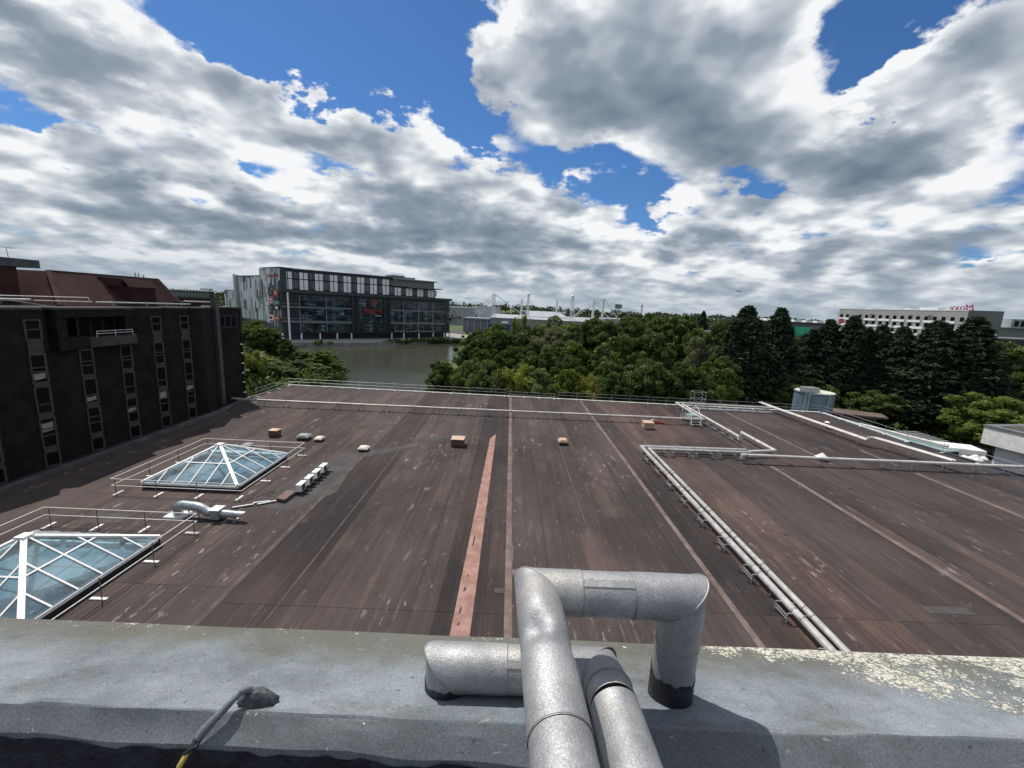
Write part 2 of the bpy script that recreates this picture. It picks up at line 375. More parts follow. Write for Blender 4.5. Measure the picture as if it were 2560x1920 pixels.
def leaf(name, c1, c2, tr=.28, spec=.25, rough=.55):
    m = bpy.data.materials.new(name); m.use_nodes = True; nt = m.node_tree; b = NB(nt); pr = nt.nodes['Principled BSDF']
    at = b.n('ShaderNodeAttribute', attribute_name='tint').outputs['Fac']
    oi = b.n('ShaderNodeObjectInfo').outputs['Random']
    c = b.mix(at, c4(c1), c4(c2))
    k = b.m('MULTIPLY_ADD', oi, .5, .75); c = b.mix(1.0, c, b.comb(k, k, b.m('MULTIPLY', k, .95)), 'MULTIPLY')
    b.put(pr.inputs['Base Color'], c); pr.inputs['Roughness'].default_value = rough; pr.inputs['Specular IOR Level'].default_value = spec
    tl = b.n('ShaderNodeBsdfTranslucent'); b.put(tl.inputs[0], b.mix(1.0, c, (1.1, 1.25, .5, 1), 'MULTIPLY'))
    mx = b.n('ShaderNodeMixShader'); mx.inputs[0].default_value = tr
    nt.links.new(pr.outputs[0], mx.inputs[1]); nt.links.new(tl.outputs[0], mx.inputs[2])
    nt.links.new(mx.outputs[0], nt.nodes['Material Output'].inputs[0]); MATS[name] = m
leaf('leaf_dark', (.040, .064, .020), (.100, .135, .040), .42)
leaf('leaf_mid', (.080, .110, .042), (.175, .210, .085), .42)
leaf('leaf_lime', (.130, .165, .034), (.24, .265, .065), .42)
leaf('leaf_green', (.070, .115, .022), (.15, .20, .045), .42)
leaf('leaf_yellow', (.21, .205, .044), (.34, .32, .085), .42)
leaf('leaf_grey', (.105, .120, .072), (.195, .21, .135), .42)
leaf('leaf_conifer', (.010, .020, .012), (.036, .056, .030), .12, .12, .8)
leaf('leaf_far', (.030, .044, .022), (.068, .084, .040), .15)
def jacket():
    """stucco-embossed aluminium cladding"""
    m = bpy.data.materials.new('jacket_aluminium'); m.use_nodes = True; nt = m.node_tree; b = NB(nt); pr = nt.nodes['Principled BSDF']
    pos = b.n('ShaderNodeNewGeometry').outputs['Position']
    f = b.ramp(b.noise(pos, 7, 6, .65), .38, .66); c = b.mix(f, (.29, .295, .305, 1), (.44, .44, .44, 1))
    warm = b.ramp(b.noise(pos, 3.1, 4, .6), .5, .72); c = b.mix(b.m('MULTIPLY', warm, .5), c, (.50, .46, .39, 1))
    wob = b.v('ADD', pos, b.v('SCALE', b.noise(pos, 120, 2, .6, out='Color'), .010))
    nz = b.noise(wob, 205, 3, .62)
    em = b.ramp(nz, .40, .60); c = b.mix(b.m('MULTIPLY_ADD', em, -.30, .30), c, (.10, .10, .105, 1))
    sc = b.ramp(b.noise(pos, 19, 4, .7), .715, .745); c = b.mix(sc, c, (.035, .035, .04, 1))
    b.put(pr.inputs['Base Color'], c); pr.inputs['Metallic'].default_value = .5; b.put(pr.inputs['Roughness'], b.m('MULTIPLY_ADD', f, -.08, .56))
    bn = b.n('ShaderNodeBump'); bn.inputs['Strength'].default_value = .55; bn.inputs['Distance'].default_value = .003
    b.put(bn.inputs['Height'], nz); b.put(pr.inputs['Normal'], bn.outputs[0]); MATS['jacket_aluminium'] = m
jacket()
def parapet_mat():
    """weathered blue-grey roof coating with lichen colonies and dirt"""
    m = bpy.data.materials.new('parapet_coating'); m.use_nodes = True; nt = m.node_tree; b = NB(nt); pr = nt.nodes['Principled BSDF']
    pos = b.n('ShaderNodeNewGeometry').outputs['Position']
    sp = b.n('ShaderNodeSeparateXYZ'); b.put(sp.inputs[0], pos); X, Y, Z = sp.outputs
    f = b.ramp(b.noise(pos, 2.4, 7, .68), .36, .64); c = b.mix(f, (.125, .145, .162, 1), (.215, .246, .268, 1))
    pk = b.ramp(b.noise(pos, 13, 5, .7), .48, .66); c = b.mix(b.m('MULTIPLY', pk, .55), c, (.215, .212, .222, 1))
    nE = b.noise(pos, 3.4, 5, .65)
    edge = b.m('ADD', Y, b.m('MULTIPLY', b.m('SUBTRACT', nE, .5), .55))
    dirt = b.ramp(edge, 1.10, 1.43); c = b.mix(b.m('MULTIPLY', dirt, .85), c, (.105, .100, .076, 1))
    moss = b.ramp(b.noise(b.v('MULTIPLY', pos, (1.2, 2.2, 1)), 2.2, 6, .68), .50, .66); c = b.mix(b.m('MULTIPLY', moss, .62), c, (.105, .102, .088, 1))
    ch = b.ramp(Y, .958, .950); c = b.mix(b.m('MULTIPLY', ch, .62), c, (.085, .092, .100, 1))  # chamfer darkened: slope shading put into the colour, with some dirt
    gran = b.noise(pos, 170, 4, .78); c = b.mix(1.0, c, b.comb(*[b.m('MULTIPLY_ADD', b.ramp(gran, .3, .7), .50, .74)]*3), 'MULTIPLY')
    pit = b.ramp(b.noise(pos, 44, 4, .72), .645, .70); c = b.mix(b.m('MULTIPLY', pit, .85), c, (.035, .037, .042, 1))
    scr = b.ramp(b.noise(b.v('MULTIPLY', pos, (9, 30, 1)), 2.2, 4, .6), .66, .70); c = b.mix(b.m('MULTIPLY', scr, .35), c, (.36, .40, .43, 1))
    # lichen: dense to the right and in patches along the outer edge
    q = b.v('ADD', pos, b.v('SCALE', b.noise(pos, 45, 3, .7, out='Color'), .016))
    colony = b.noise(pos, 5.5, 4, .7)
    along = b.m('SUBTRACT', X, b.m('MULTIPLY', b.m('SUBTRACT', 1.45, Y), 1.5))
    bias = b.m('ADD', b.m('MULTIPLY', b.ramp(along, .50, 1.25), .27), b.m('MULTIPLY', b.ramp(Y, 1.31, 1.45), .16))
    spots = b.m('MULTIPLY', b.ramp(b.m('SUBTRACT', .965, Y), 0.0, .02), .05)
    dens = b.m('ADD', b.m('ADD', colony, bias), spots)
    thr = b.ramp(dens, .58, .90, 0.0, .52)
    def cells(scale):
        v1 = b.n('ShaderNodeTexVoronoi'); b.put(v1.inputs['Vector'], q); v1.inputs['Scale'].default_value = scale
        sz = b.n('ShaderNodeSeparateXYZ'); b.put(sz.inputs[0], v1.outputs['Color'])
        return b.ramp(b.m('SUBTRACT', b.m('MULTIPLY', thr, b.m('MULTIPLY_ADD', sz.outputs[0], 1.3, .15)), v1.outputs['Distance']), -.03, .05)
    lf = b.m('MAXIMUM', b.m('MAXIMUM', cells(75), cells(130)), cells(42))
    brk = b.ramp(b.noise(pos, 105, 3, .7), .40, .52); lf = b.m('MULTIPLY', lf, b.m('MULTIPLY_ADD', brk, .75, .25))
    lc = b.mix(b.noise(pos, 60, 3, .7), (.40, .385, .31, 1), (.74, .72, .64, 1))
    yl = b.ramp(b.noise(pos, 2.3, 3, .5), .60, .68); lc = b.mix(b.m('MULTIPLY', yl, .30), lc, (.52, .47, .26, 1))
    c = b.mix(b.m('MULTIPLY', b.ramp(dens, .62, .84), .45), c, (.135, .128, .100, 1))
    c = b.mix(b.m('MULTIPLY', lf, .95), c, lc)
    b.put(pr.inputs['Base Color'], c); pr.inputs['Roughness'].default_value = .85; pr.inputs['Specular IOR Level'].default_value = .25
    bn = b.n('ShaderNodeBump'); bn.inputs['Strength'].default_value = .38; bn.inputs['Distance'].default_value = .004
    b.put(bn.inputs['Height'], b.m('ADD', b.m('MULTIPLY', gran, .9), b.m('ADD', b.m('MULTIPLY', lf, .7), b.m('MULTIPLY', b.noise(pos, 24, 4, .6), 1.2)))); b.put(pr.inputs['Normal'], bn.outputs[0])
    MATS['parapet_coating'] = m
parapet_mat()
mat('tar_grey', (.05, .055, .062), (.085, .092, .10), 22, .7, bump=.5, bscale=60)
mat('tar_and_shade_black', (.010, .011, .016), (.026, .028, .036), 22, .42, bump=.4, bscale=60)
def water_mat():
    m = bpy.data.materials.new('lake_water'); m.use_nodes = True; nt = m.node_tree; b = NB(nt); pr = nt.nodes['Principled BSDF']
    pos = b.n('ShaderNodeNewGeometry').outputs['Position']
    pr.inputs['Base Color'].default_value = (.048, .052, .036, 1); pr.inputs['Roughness'].default_value = .07; pr.inputs['IOR'].default_value = 1.33
    sp = b.n('ShaderNodeSeparateXYZ'); b.put(sp.inputs[0], pos)
    near = b.ramp(b.m('ADD', sp.outputs[1], b.m('MULTIPLY', b.m('SUBTRACT', b.noise(pos, .06, 3, .5), .5), 50)), 150, 105, .22, 1.0)
    h = b.m('ADD', b.noise(b.v('MULTIPLY', pos, (.8, 1.5, 1)), 1.3, 4, .6), b.m('MULTIPLY', b.noise(b.v('MULTIPLY', pos, (1, 1.6, 1)), .35, 3, .5), 1.2))
    bn = b.n('ShaderNodeBump'); b.put(bn.inputs['Strength'], b.m('MULTIPLY', near, .55)); bn.inputs['Distance'].default_value = .25
    b.put(bn.inputs['Height'], h); b.put(pr.inputs['Normal'], bn.outputs[0]); MATS['lake_water'] = m
water_mat()
def pane_mat(name, tint, refl):
    """clear pane: tinted see-through plus mirror reflection by angle"""
    m = bpy.data.materials.new(name); m.use_nodes = True; nt = m.node_tree; b = NB(nt); nt.nodes.remove(nt.nodes['Principled BSDF'])
    tr = b.n('ShaderNodeBsdfTransparent'); tr.inputs[0].default_value = c4(tint)
    gl = b.n('ShaderNodeBsdfGlossy'); gl.inputs['Roughness'].default_value = .02
    di = b.n('ShaderNodeBsdfDiffuse'); di.inputs[0].default_value = (.50, .66, .70, 1)
    pos = b.n('ShaderNodeNewGeometry').outputs['Position']
    dirt = b.ramp(b.noise(b.v('MULTIPLY', pos, (1, 1, 2.2)), .45, 5, .6), .38, .66, .10, .34)
    fr = b.n('ShaderNodeFresnel'); fr.inputs[0].default_value = refl
    m1 = b.n('ShaderNodeMixShader'); b.put(m1.inputs[0], dirt); nt.links.new(tr.outputs[0], m1.inputs[1]); nt.links.new(di.outputs[0], m1.inputs[2])
    m2 = b.n('ShaderNodeMixShader'); b.put(m2.inputs[0], fr.outputs[0]); nt.links.new(m1.outputs[0], m2.inputs[1]); nt.links.new(gl.outputs[0], m2.inputs[2])
    nt.links.new(m2.outputs[0], nt.nodes['Material Output'].inputs[0]); MATS[name] = m
pane_mat('skylight_pane', (.62, .78, .84), 1.55)
mat('well_wall', (.42, .50, .54), (.52, .60, .63), .8, .8)
mat('well_floor', (.10, .16, .22), (.20, .28, .34), .5, .6)
# ------------------------------------------------------------------ setting: ground, lake, banks, yard, far land
rng = random.Random(7)
LAKE = [(-58,60),(-55,88),(-50,100),(-45,110),(-44.5,114),(-50,121),(-62,126),(-76,138),(-92,160),(-104,178),(-93.6,186.5),(-71.3,200.5),(-56,218),(-39.2,238),(-26,243),(-19.5,205),(-19,170),(-21,140),(-19,112),(-17,95),(-14.5,80),(-13,60)]
def ground():
    out = [(-3000,-200),(3000,-200),(3000,4000),(-3000,4000)]
    ring = [(-140,30),(120,30),(120,300),(-140,300)]
    pts = [Vector(p) for p in out+LAKE+ring]; n = len(LAKE)
    edges = [(i, (i+1) % 4) for i in range(4)] + [(4+i, 4+(i+1) % n) for i in range(n)] + [(4+n+i, 4+n+(i+1) % 4) for i in range(4)]
    vs, es, fs, *_ = geometry.delaunay_2d_cdt(pts, edges, [], 0, 1e-5)
    def inside(p):
        c = False
        for i in range(n):
            a, b = LAKE[i], LAKE[i-1]
            if (a[1] > p[1]) != (b[1] > p[1]) and p[0] < (b[0]-a[0])*(p[1]-a[1])/(b[1]-a[1])+a[0]: c = not c
        return c
    mb = MB(); keep = [f for f in fs if not inside((sum(vs[i].x for i in f)/len(f), sum(vs[i].y for i in f)/len(f)))]
    mb.add([(v.x, v.y, GZ) for v in vs], keep)
    bank = [(x, y, GZ) for x, y in LAKE]+[(x, y, LZ-.6) for x, y in LAKE]   # bank drops into the water
    mb.add(bank, [(i, (i+1) % n, n+(i+1) % n, n+i) for i in range(n)])
    o = mb.build('ground', 'grass', fix=False); tag(o, kind='structure')
    w = MB().add([(-120,50,LZ),(10,50,LZ),(10,250,LZ),(-120,250,LZ)], [(0,1,2,3)]).build('lake_water', 'lake_water', fix=False); tag(w, kind='structure')
ground()
tag(MB().add([(-93.6,186.5,GZ+.006),(-71.3,200.5,GZ+.006),(-56,218,GZ+.006),(-39.2,238,GZ+.006),(-26,243,GZ+.006),(-10,262,GZ+.006),(-40,300,GZ+.006),(-130,215,GZ+.006),(-104,178.5,GZ+.006)], [(0,1,2,3,4,5,6,7,8)]).build('promenade', 'paving', fix=False), kind='structure')
q = MB(); qs = [(-104,178),(-93.6,186.3),(-71.3,200.3),(-56,217.8),(-45,230.5)]
for a, b_ in zip(qs, qs[1:]):
    d = (Vector(b_)-Vector(a)).normalized(); nrm = Vector((d.y, -d.x))*.5
    q.add([(a[0],a[1],LZ-.5),(b_[0],b_[1],LZ-.5),(b_[0]+nrm.x,b_[1]+nrm.y,LZ-.5),(a[0]+nrm.x,a[1]+nrm.y,LZ-.5),(a[0],a[1],GZ+.35),(b_[0],b_[1],GZ+.35),(b_[0]+nrm.x,b_[1]+nrm.y,GZ+.35),(a[0]+nrm.x,a[1]+nrm.y,GZ+.35)], [(0,3,2,1),(4,5,6,7),(0,1,5,4),(1,2,6,5),(2,3,7,6),(3,0,4,7)])
tag(q.build('quay_wall', 'quay_conc'), kind='structure')
tag(MB().add([(47.9,-20,GZ+.006),(130,-20,GZ+.006),(130,70,GZ+.006),(47.9,63,GZ+.006)], [(0,1,2,3)]).build('service_yard', 'asphalt', fix=False), kind='structure')
tag(MB().add([(-60,300,GZ+.006),(160,300,GZ+.006),(160,330,GZ+.006),(-60,330,GZ+.006)], [(0,1,2,3)]).build('car_park', 'asphalt', fix=False), kind='structure')
# low far ridge that closes the view
h = MB(); xs = np.linspace(-2600, 2600, 53); prof = [(420, 0), (600, 3.5), (850, 8), (1200, 11), (1900, 14)]
vs = []; 
for (y, z_) in prof:
    for x in xs: vs.append((float(x), y, GZ-.2 if y == 420 else GZ+z_+1.6*math.sin(x*.004+y)+1.1*math.sin(x*.011)))
fs = [(j*53+i, j*53+i+1, (j+1)*53+i+1, (j+1)*53+i) for j in range(4) for i in range(52)]
tag(h.add(vs, fs).build('hill', 'grass', smooth=True, fix=False), kind='structure')
def leafy(name, P, size, parent, m, tintv, nrm=None, seed=1, aspect=.62, dirs=None):
    """one mesh of small leaf faces at the points P"""
    rs = np.random.RandomState(seed); n = len(P)
    a = rs.normal(size=(n, 3)); a[:, 2] *= .6
    if nrm is not None: a = a*.75 + nrm*1.0
    a /= np.linalg.norm(a, axis=1)[:, None]+1e-9
    t = rs.normal(size=(n, 3)); u = np.cross(a, t) if dirs is None else dirs+.35*t; u = u-a*(u*a).sum(1)[:, None]; u /= np.linalg.norm(u, axis=1)[:, None]+1e-9; w = np.cross(a, u)
    s = (size*(.6+.8*rs.rand(n)))[:, None]; hw = s*aspect
    V = np.stack([P-u*s, P-w*hw*.9+a*s*.12, P+u*s, P+w*hw*.9+a*s*.12], 1).reshape(-1, 3)
    me = bpy.data.meshes.new(name); me.vertices.add(4*n); me.vertices.foreach_set('co', V.ravel().astype(np.float32))
    me.loops.add(4*n); me.loops.foreach_set('vertex_index', np.arange(4*n, dtype=np.int32))
    me.polygons.add(n); me.polygons.foreach_set('loop_start', np.arange(0, 4*n, 4, dtype=np.int32)); me.polygons.foreach_set('loop_total', np.full(n, 4, np.int32))
    at = me.attributes.new('tint', 'FLOAT', 'FACE'); at.data.foreach_set('value', tintv.astype(np.float32))
    me.update(); me.materials.append(MATS[m])
    return me
def far_wood():
    rs = np.random.RandomState(3); P = []; N = []; T = []; S = []
    for (y0, y1, cnt, hh, leafn, sz) in ((345, 420, 230, 9, 46, 1.5), (430, 620, 380, 13, 40, 1.9), (640, 1150, 560, 16, 30, 2.8)):
        for k in range(cnt):
            y = rs.uniform(y0, y1); x = rs.uniform(-.9, 1.35)*y
            if y < 430 and -60 < x < 165: continue
            gz = GZ+np.interp(y, [420, 600, 850, 1200], [0, 3.5, 8, 11]); H = hh*(.6+.5*rs.rand()); Rr = H*.5*(.8+.5*rs.rand())
            d = rs.normal(size=(leafn, 3)); d[:, 2] = np.abs(d[:, 2])*.9-.25; d /= np.linalg.norm(d, axis=1)[:, None]
            r = (.75+.3*rs.rand(leafn))[:, None]
            P.append(np.array([x, y, gz+H*.45])+d*r*np.array([Rr, Rr, H*.55])); N.append(d); T.append(np.full(leafn, rs.rand())*.7+.3*rs.rand(leafn)); S.append(np.full(leafn, sz))
    P = np.concatenate(P); me = leafy('distant_wood', P, np.concatenate(S), None, 'leaf_far', np.concatenate(T), np.concatenate(N), 5, .8)
    o = bpy.data.objects.new('distant_wood', me); col.objects.link(o)
    tag(o, 'far dark green woodland along the horizon beyond the lake', 'woodland', kind='stuff')
far_wood()

# ------------------------------------------------------------------ the low building with the big flat felt roof
FR = thing('flat_roof_building', (6, 31, GZ), 'low building with huge flat brown felt roof filling the middle of the view', 'building')
def far_y(x): return 62.3-(x+33)*(2.5/78.8)
def right_x(y): return 45.9 if y > 46 else 45.9+(46-y)*.17
OUT = [(-33.6,1.6),(53.4,1.6),(47.6,36),(46.0,45.5),(45.9,59.8),(-33.0,62.3),(-33.6,53.0)]
MB().prism(OUT, GZ+.01, -.02).build('wall', 'brick_dark', FR)
MB().prism([(x*.9995, y-.02 if y > 30 else y+.02) for x, y in OUT], -.018, -.010).build('roof_deck', 'tar_and_shade_black', FR)
sheet = unit_box('felt_sheet', 'roof_felt')
bays = [-32.9,-22.2,-12.0,.45,10.7,24.0,37.0,45.7]
for a, b_ in zip(bays, bays[1:]):
    n = max(1, round((b_-a)/1.02)); w = (b_-a)/n
    cuts0 = [2.0, rng.uniform(15.5, 19), rng.uniform(25, 29), rng.uniform(38, 43)]
    for k in range(n):
        x = a+(k+.5)*w; yend = far_y(x)-.35
        if x > 37.5: yend = min(yend, 59.3)
        cuts = cuts0+[yend]
        if k % 4 == 1: cuts = cuts[:2]+cuts[3:]
        for y0, y1 in zip(cuts, cuts[1:]):
            if x+w/2 > right_x(y1)-.25: continue
            t = .002+.005*(k % 2)+rng.uniform(0, .002)
            zz = ('felt_warm' if x < -12 else 'felt_dark' if x < -9.4 else 'felt_warm' if x < -2.2 else 'felt_dark' if x < .45 else 'roof_felt' if x < 10.7 else 'felt_dark' if x < 12.8 else 'felt_rust' if (x < 17.5 and y0 < 30) or (x < 22 and y1 > 50) else 'felt_cool' if x < 24 else 'roof_felt' if x < 30.5 else 'felt_cool')
            inst('felt_sheet', sheet, FR, (x, (y0+y1)/2, (t-.009)/2), 0, (w-.012, y1-y0-.018, t+.009), m=zz)
# ridge strips over the joints, and the later red repair strip
for (x, y0, y1, w) in ((-22.2, 18, 61.2, .30), (-12.0, 3, 61, .26), (.45, 3, 60.6, .34), (10.7, 3, 60.3, .30), (24.0, 3, 36.0, .38), (24.6, 39.5, 49.5, .26), (30.5, 37.2, 59.0, .30), (37.0, 3, 35.8, .42), (37.0, 37.6, 42, .3), (-9.4, 3, 60.8, .10), (5.2, 3, 60, .10), (17.8, 3, 36, .12)):
    m_ = 'felt_ridge' if w > .29 and x > 0 else 'felt_dull'
    MB().add([(x-w/2,y0,.011),(x+w/2,y0,.011),(x+w/2,y1,.011),(x-w/2,y1,.011),(x-w*.22,y0,.028),(x+w*.22,y0,.028),(x+w*.22,y1,.028),(x-w*.22,y1,.028)], [(4,5,6,7),(0,1,5,4),(1,2,6,5),(2,3,7,6),(3,0,4,7)]).build('ridge_strip', m_, FR, fix=False)
rs_ = np.random.RandomState(12); LE = []; RE = []
for i in range(60):
    t = i/59; y = 3+37.4*t; LE.append((-2.03+.48*t+.006*rs_.randn(), y)); RE.append((-1.10+.08*t+.006*rs_.randn(), y))
RE += [(-1.02, 42.0), (-1.22, 41.5)]
pl_ = LE[::-1][::-1]; poly = RE+LE[::-1]
tag(MB().prism(poly, .008, .020).build('repair_strip', 'felt_red', FR), 'terracotta red repair strip running up the middle of the roof')
for (x_, y_, w_, l_) in ((-1.62, 16.2, .05, .5), (-1.58, 17.6, .07, .35), (-1.55, 18.6, .04, .25), (-1.52, 21.8, .05, 1.3), (-1.5, 24.5, .04, .2), (-1.44, 26.4, .04, .2), (-1.35, 30.5, .03, .2), (-1.6, 15.4, .06, .2)):
    MB().add([(x_-w_, y_-l_/2, .0225), (x_+w_*.4, y_-l_/2*.8, .0225), (x_+w_, y_+.1*l_, .0225), (x_+w_*.2, y_+l_/2, .0225), (x_-w_*.7, y_+l_*.3, .0225)], [(0, 1, 2, 3, 4)]).build('tear', 'tar_and_shade_black', FR, fix=False)
MB().add([(-15.4,24.6,.014),(-13.2,24.2,.014),(-11.4,27.0,.014),(-12.2,33.5,.014),(-9.0,36.2,.014),(-3.5,42.6,.014),(-4.4,43,.014),(-9.6,37.0,.014),(-12.8,35.2,.014),(-14.8,31.5,.014)], [tuple(range(10))]).build('patch_sheet', 'felt_patch', FR, fix=False)
for (px, py, pw, pl) in ((-22.4, 22.5, 1.6, 1.1), (17.6, 24.0, .55, .4), (.05, 17.6, .5, .35), (21, 17.5, 2.2, .5), (8.4, 16.5, .4, 1.0), (-4, 21, .9, .12)):
    MB().box(px-pw/2, px+pw/2, py-pl/2, py+pl/2, .004, .0175).build('patch_sheet', 'felt_patch', FR)
# white painted kerb round the far and right edges, grey upstand along the brick wall
def kerb(pts, w, h, m_, name):
    for a, b_ in zip(pts, pts[1:]):
        MB().bar((a[0], a[1], h/2), (b_[0], b_[1], h/2), w, h).build(name, m_, FR)
kerb([(-32.9, 62.15), (-15, 61.58), (3, 61.0), (22, 60.4), (45.7, 59.66)], .22, .10, 'white_trim', 'edge_kerb')
kerb([(45.78, 59.4), (45.78, 52.6), (45.8, 46)], .26, .11, 'white_trim', 'edge_kerb')
kerb([(45.9, 45.9), (47.4, 36.2), (50, 21)], .26, .11, 'kerb_grey', 'edge_kerb')
kerb([(-32.9, 62.0), (-32.9, 53.2)], .25, .12, 'kerb_grey', 'edge_kerb')
kerb([(-31.7, 8), (-31.75, 30), (-31.8, 45.5), (-32.6, 49.6), (-32.9, 53)], .5, .22, 'kerb_grey', 'wall_upstand')
# ------------------------------------------------------------------ the parapet we look over, with its cable lug
PP = thing('parapet_wall', (0, 1.1, 11.0), 'weathered blue-grey parapet with lichen crossing the bottom of the view', 'parapet')
def parapet():
    nx, x0, x1 = 200, -4.2, 4.2
    prof = [(1.460, 10.5), (1.460, 11.695), (1.453, 11.722), (1.435, 11.735), (1.28, 11.789), (1.13, 11.841), (1.03, 11.875), (.985, 11.891), (.966, 11.899), (.957, 11.899), (.952, 11.895), (.931, 11.879), (.913, 11.864), (.902, 11.854), (.896, 11.838)]
    vs = []; fs = []; m = len(prof); rs = np.random.RandomState(2)
    ph = rs.rand(8)*6.28; low = []
    for i in range(nx+1):
        x = x0+(x1-x0)*i/nx
        wob = .0012*math.sin(x*3.1+ph[0])+.0012*math.sin(x*9.3+ph[1])+.0012*math.sin(x*23+ph[2]); kx = max(.5, .78+.34*(x+1.3))
        lap = .008 if (-1.25 < x < -.72 or .98 < x < 1.7) else 0.0
        for j, (y, z_) in enumerate(prof):
            dy = wob*(.3 if j < 6 else (.8 if j < 9 else 1.3)); dz = .0015*math.sin(x*7+j*1.7+ph[3])+(lap if 8 <= j <= 10 else 0)
            if j >= 10: dy += (y-.957)*(kx-1); dz += (z_-11.899)*(kx-1)
            if j >= 11: dz += .005*math.sin(x*4.3+ph[4])+.004*math.sin(x*17+ph[5])
            vs.append((x, y+dy, z_+dz))
        low.append(vs[-1])
    for i in range(nx):
        for j in range(m-1): fs.append((i*m+j, i*m+j+1, (i+1)*m+j+1, (i+1)*m+j))
    MB().add(vs, fs).build('coping', 'parapet_coating', PP, smooth=True, sharp=14)
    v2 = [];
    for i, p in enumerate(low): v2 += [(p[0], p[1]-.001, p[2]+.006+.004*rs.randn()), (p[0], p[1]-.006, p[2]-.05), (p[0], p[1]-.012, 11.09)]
    MB().add(v2, [(i*3+j, i*3+j+1, (i+1)*3+j+1, (i+1)*3+j) for i in range(nx) for j in range(2)]).build('inner_face', 'tar_and_shade_black', PP, smooth=True)  # the face's shade is put into its colour as black
    MB().box(-34, 34, .91, 1.445, GZ, 10.52).build('wall_face', 'brick_dark', PP)
    MB().box(-34, 34, -6, .9, 10.6, 11.1).build('floor', 'tar_and_shade_black', PP)
    # mastic mound round the hole the cable comes out of
    c = Vector((-.655, .985, 11.893))
    lug = MB(); rs = np.random.RandomState(4); vs = []; n = 16
    for j, (rr, zz) in enumerate(((.046, -.006), (.042, .008), (.030, .026), (.016, .036))):
        for k in range(n):
            t = 2*math.pi*k/n; w = 1+.14*rs.randn(); vs.append((c.x+rr*w*math.cos(t)*1.15, c.y+.012+rr*w*math.sin(t)*.6, c.z+zz-.2*rr*math.sin(t)*.6))
    fs = [(j*n+k, j*n+(k+1) % n, (j+1)*n+(k+1) % n, (j+1)*n+k) for j in range(3) for k in range(n)]+[tuple(range(3*n, 4*n))]
    lug.add(vs, fs).build('mastic_mound', 'tar_grey', PP, smooth=True)
parapet()
CB = thing('cable', (-.70, .95, 11.9), 'frayed cable in grey coating hooking over the parapet, yellow core showing', 'cable')
MB().tube([(-.655, 1.0, 11.91), (-.672, .995, 11.934), (-.690, .982, 11.938), (-.700, .962, 11.930), (-.712, .945, 11.918), (-.728, .928, 11.905), (-.742, .912, 11.892), (-.752, .900, 11.878)], [.007, .009, .0095, .009, .009, .010, .012, .011], 10).build('sheath', 'parapet_coating', CB, smooth=True)
rs = np.random.RandomState(9)
for k in range(9):
    a = rs.randn(3)*.006
    MB().tube([(-.746+a[0], .905+a[1], 11.885+a[2]*.5), (-.756+a[1], .888+a[2]*.6, 11.872+a[0]*.5), (-.766+a[2]*.6, .874, 11.860+a[1]*.6)], [.006, .0045, .0025], 5).build('strand', 'tar_and_shade_black' if k % 2 else 'cable_black', CB, smooth=True)
MB().tube([(-.756, .890, 11.868), (-.766, .876, 11.856), (-.776, .866, 11.836), (-.79, .860, 11.79), (-.80, .856, 11.6), (-.80, .85, 11.12)], [.005, .006, .0065, .0065, .0065, .0065], 8).build('core', 'yellow_paint', CB, smooth=True)

# ------------------------------------------------------------------ two insulated pipes climbing over the parapet
def jtube(mb_pts, r, n=40, seg=.012, dent=None):
    """finely divided straight sleeve between two mitre planes: pts = (a, b), normals at ends"""
    (a, na), (b_, nb) = mb_pts; a, b_ = Vector(a), Vector(b_); d = (b_-a).normalized()
    na = Vector(na).normalized() if na else d; nb = Vector(nb).normalized() if nb else d
    u = Vector((0, 0, 1)) if abs(d.z) < .9 else Vector((0, 1, 0)); e1 = d.cross(u).normalized(); e2 = e1.cross(d)
    L = (b_-a).length; k = max(2, int(L/seg)); vs = []; fs = []
    for i in range(k+1):
        t = i/k
        for j in range(n):
            th = 2*math.pi*j/n; off = (e1*math.cos(th)+e2*math.sin(th))
            lo = -(off*r).dot(na)/d.dot(na); hi = L-(off*r).dot(nb)/d.dot(nb)
            s_ = lo+(hi-lo)*t; rr = r
            if dent: rr = r-dent(s_, off)
            vs.append(tuple(a+off*rr+d*s_))
    for i in range(k):
        for j in range(n): fs.append((i*n+j, i*n+(j+1) % n, (i+1)*n+(j+1) % n, (i+1)*n+j))
    return vs, fs
def sleeve(name, th, a, b_, r, na=None, nb=None, m='jacket_aluminium', dent=None, seg=.03):
    vs, fs = jtube(((a, na), (b_, nb)), r, dent=dent, seg=seg); return MB().add(vs, fs).build(name, m, th, smooth=True, fix=False)
def ring(name, th, c, d, r, m='jacket_aluminium', w=.004):
    c = Vector(c); d = Vector(d).normalized(); return MB().tube([c-d*w/2, c+d*w/2], r, 40).build(name, m, th, smooth=True)
def tarfoot(th, x, y, r, h0):
    rs = np.random.RandomState(int(abs(x)*100)); n = 40; vs = []
    for j in range(2):
        for k in range(n):
            t = 2*math.pi*k/n; vs.append((x+r*math.cos(t), y+r*math.sin(t), 11.815 if j == 0 else 11.885+h0+.006*math.sin(3*t+x)+.004*rs.randn()))
    MB().add(vs, [(k, (k+1) % n, n+(k+1) % n, n+k) for k in range(n)]).build('tar_coating', 'tar_and_shade_black', th, smooth=True, fix=False)
def rivets(th, pts):
    for p in pts:
        MB().lathe((p[0], p[1], p[2]-.001), [(.0035, 0), (.003, .002), (.001, .003)], 8).build('rivet', 'dark_metal', th, smooth=True)
ra = .0618
A = thing('insulated_pipe', (.539, 1.105, 11.85), 'tall dented silver insulated pipe bridging over the parapet towards us', 'pipe', 'insulated pipes on the parapet')
ax, ay, zt = .539, 1.105, 12.187; bx = .1115
q45 = Vector((-1, 0, 1)).normalized(); q45b = Vector((-1, -1, .02)).normalized()
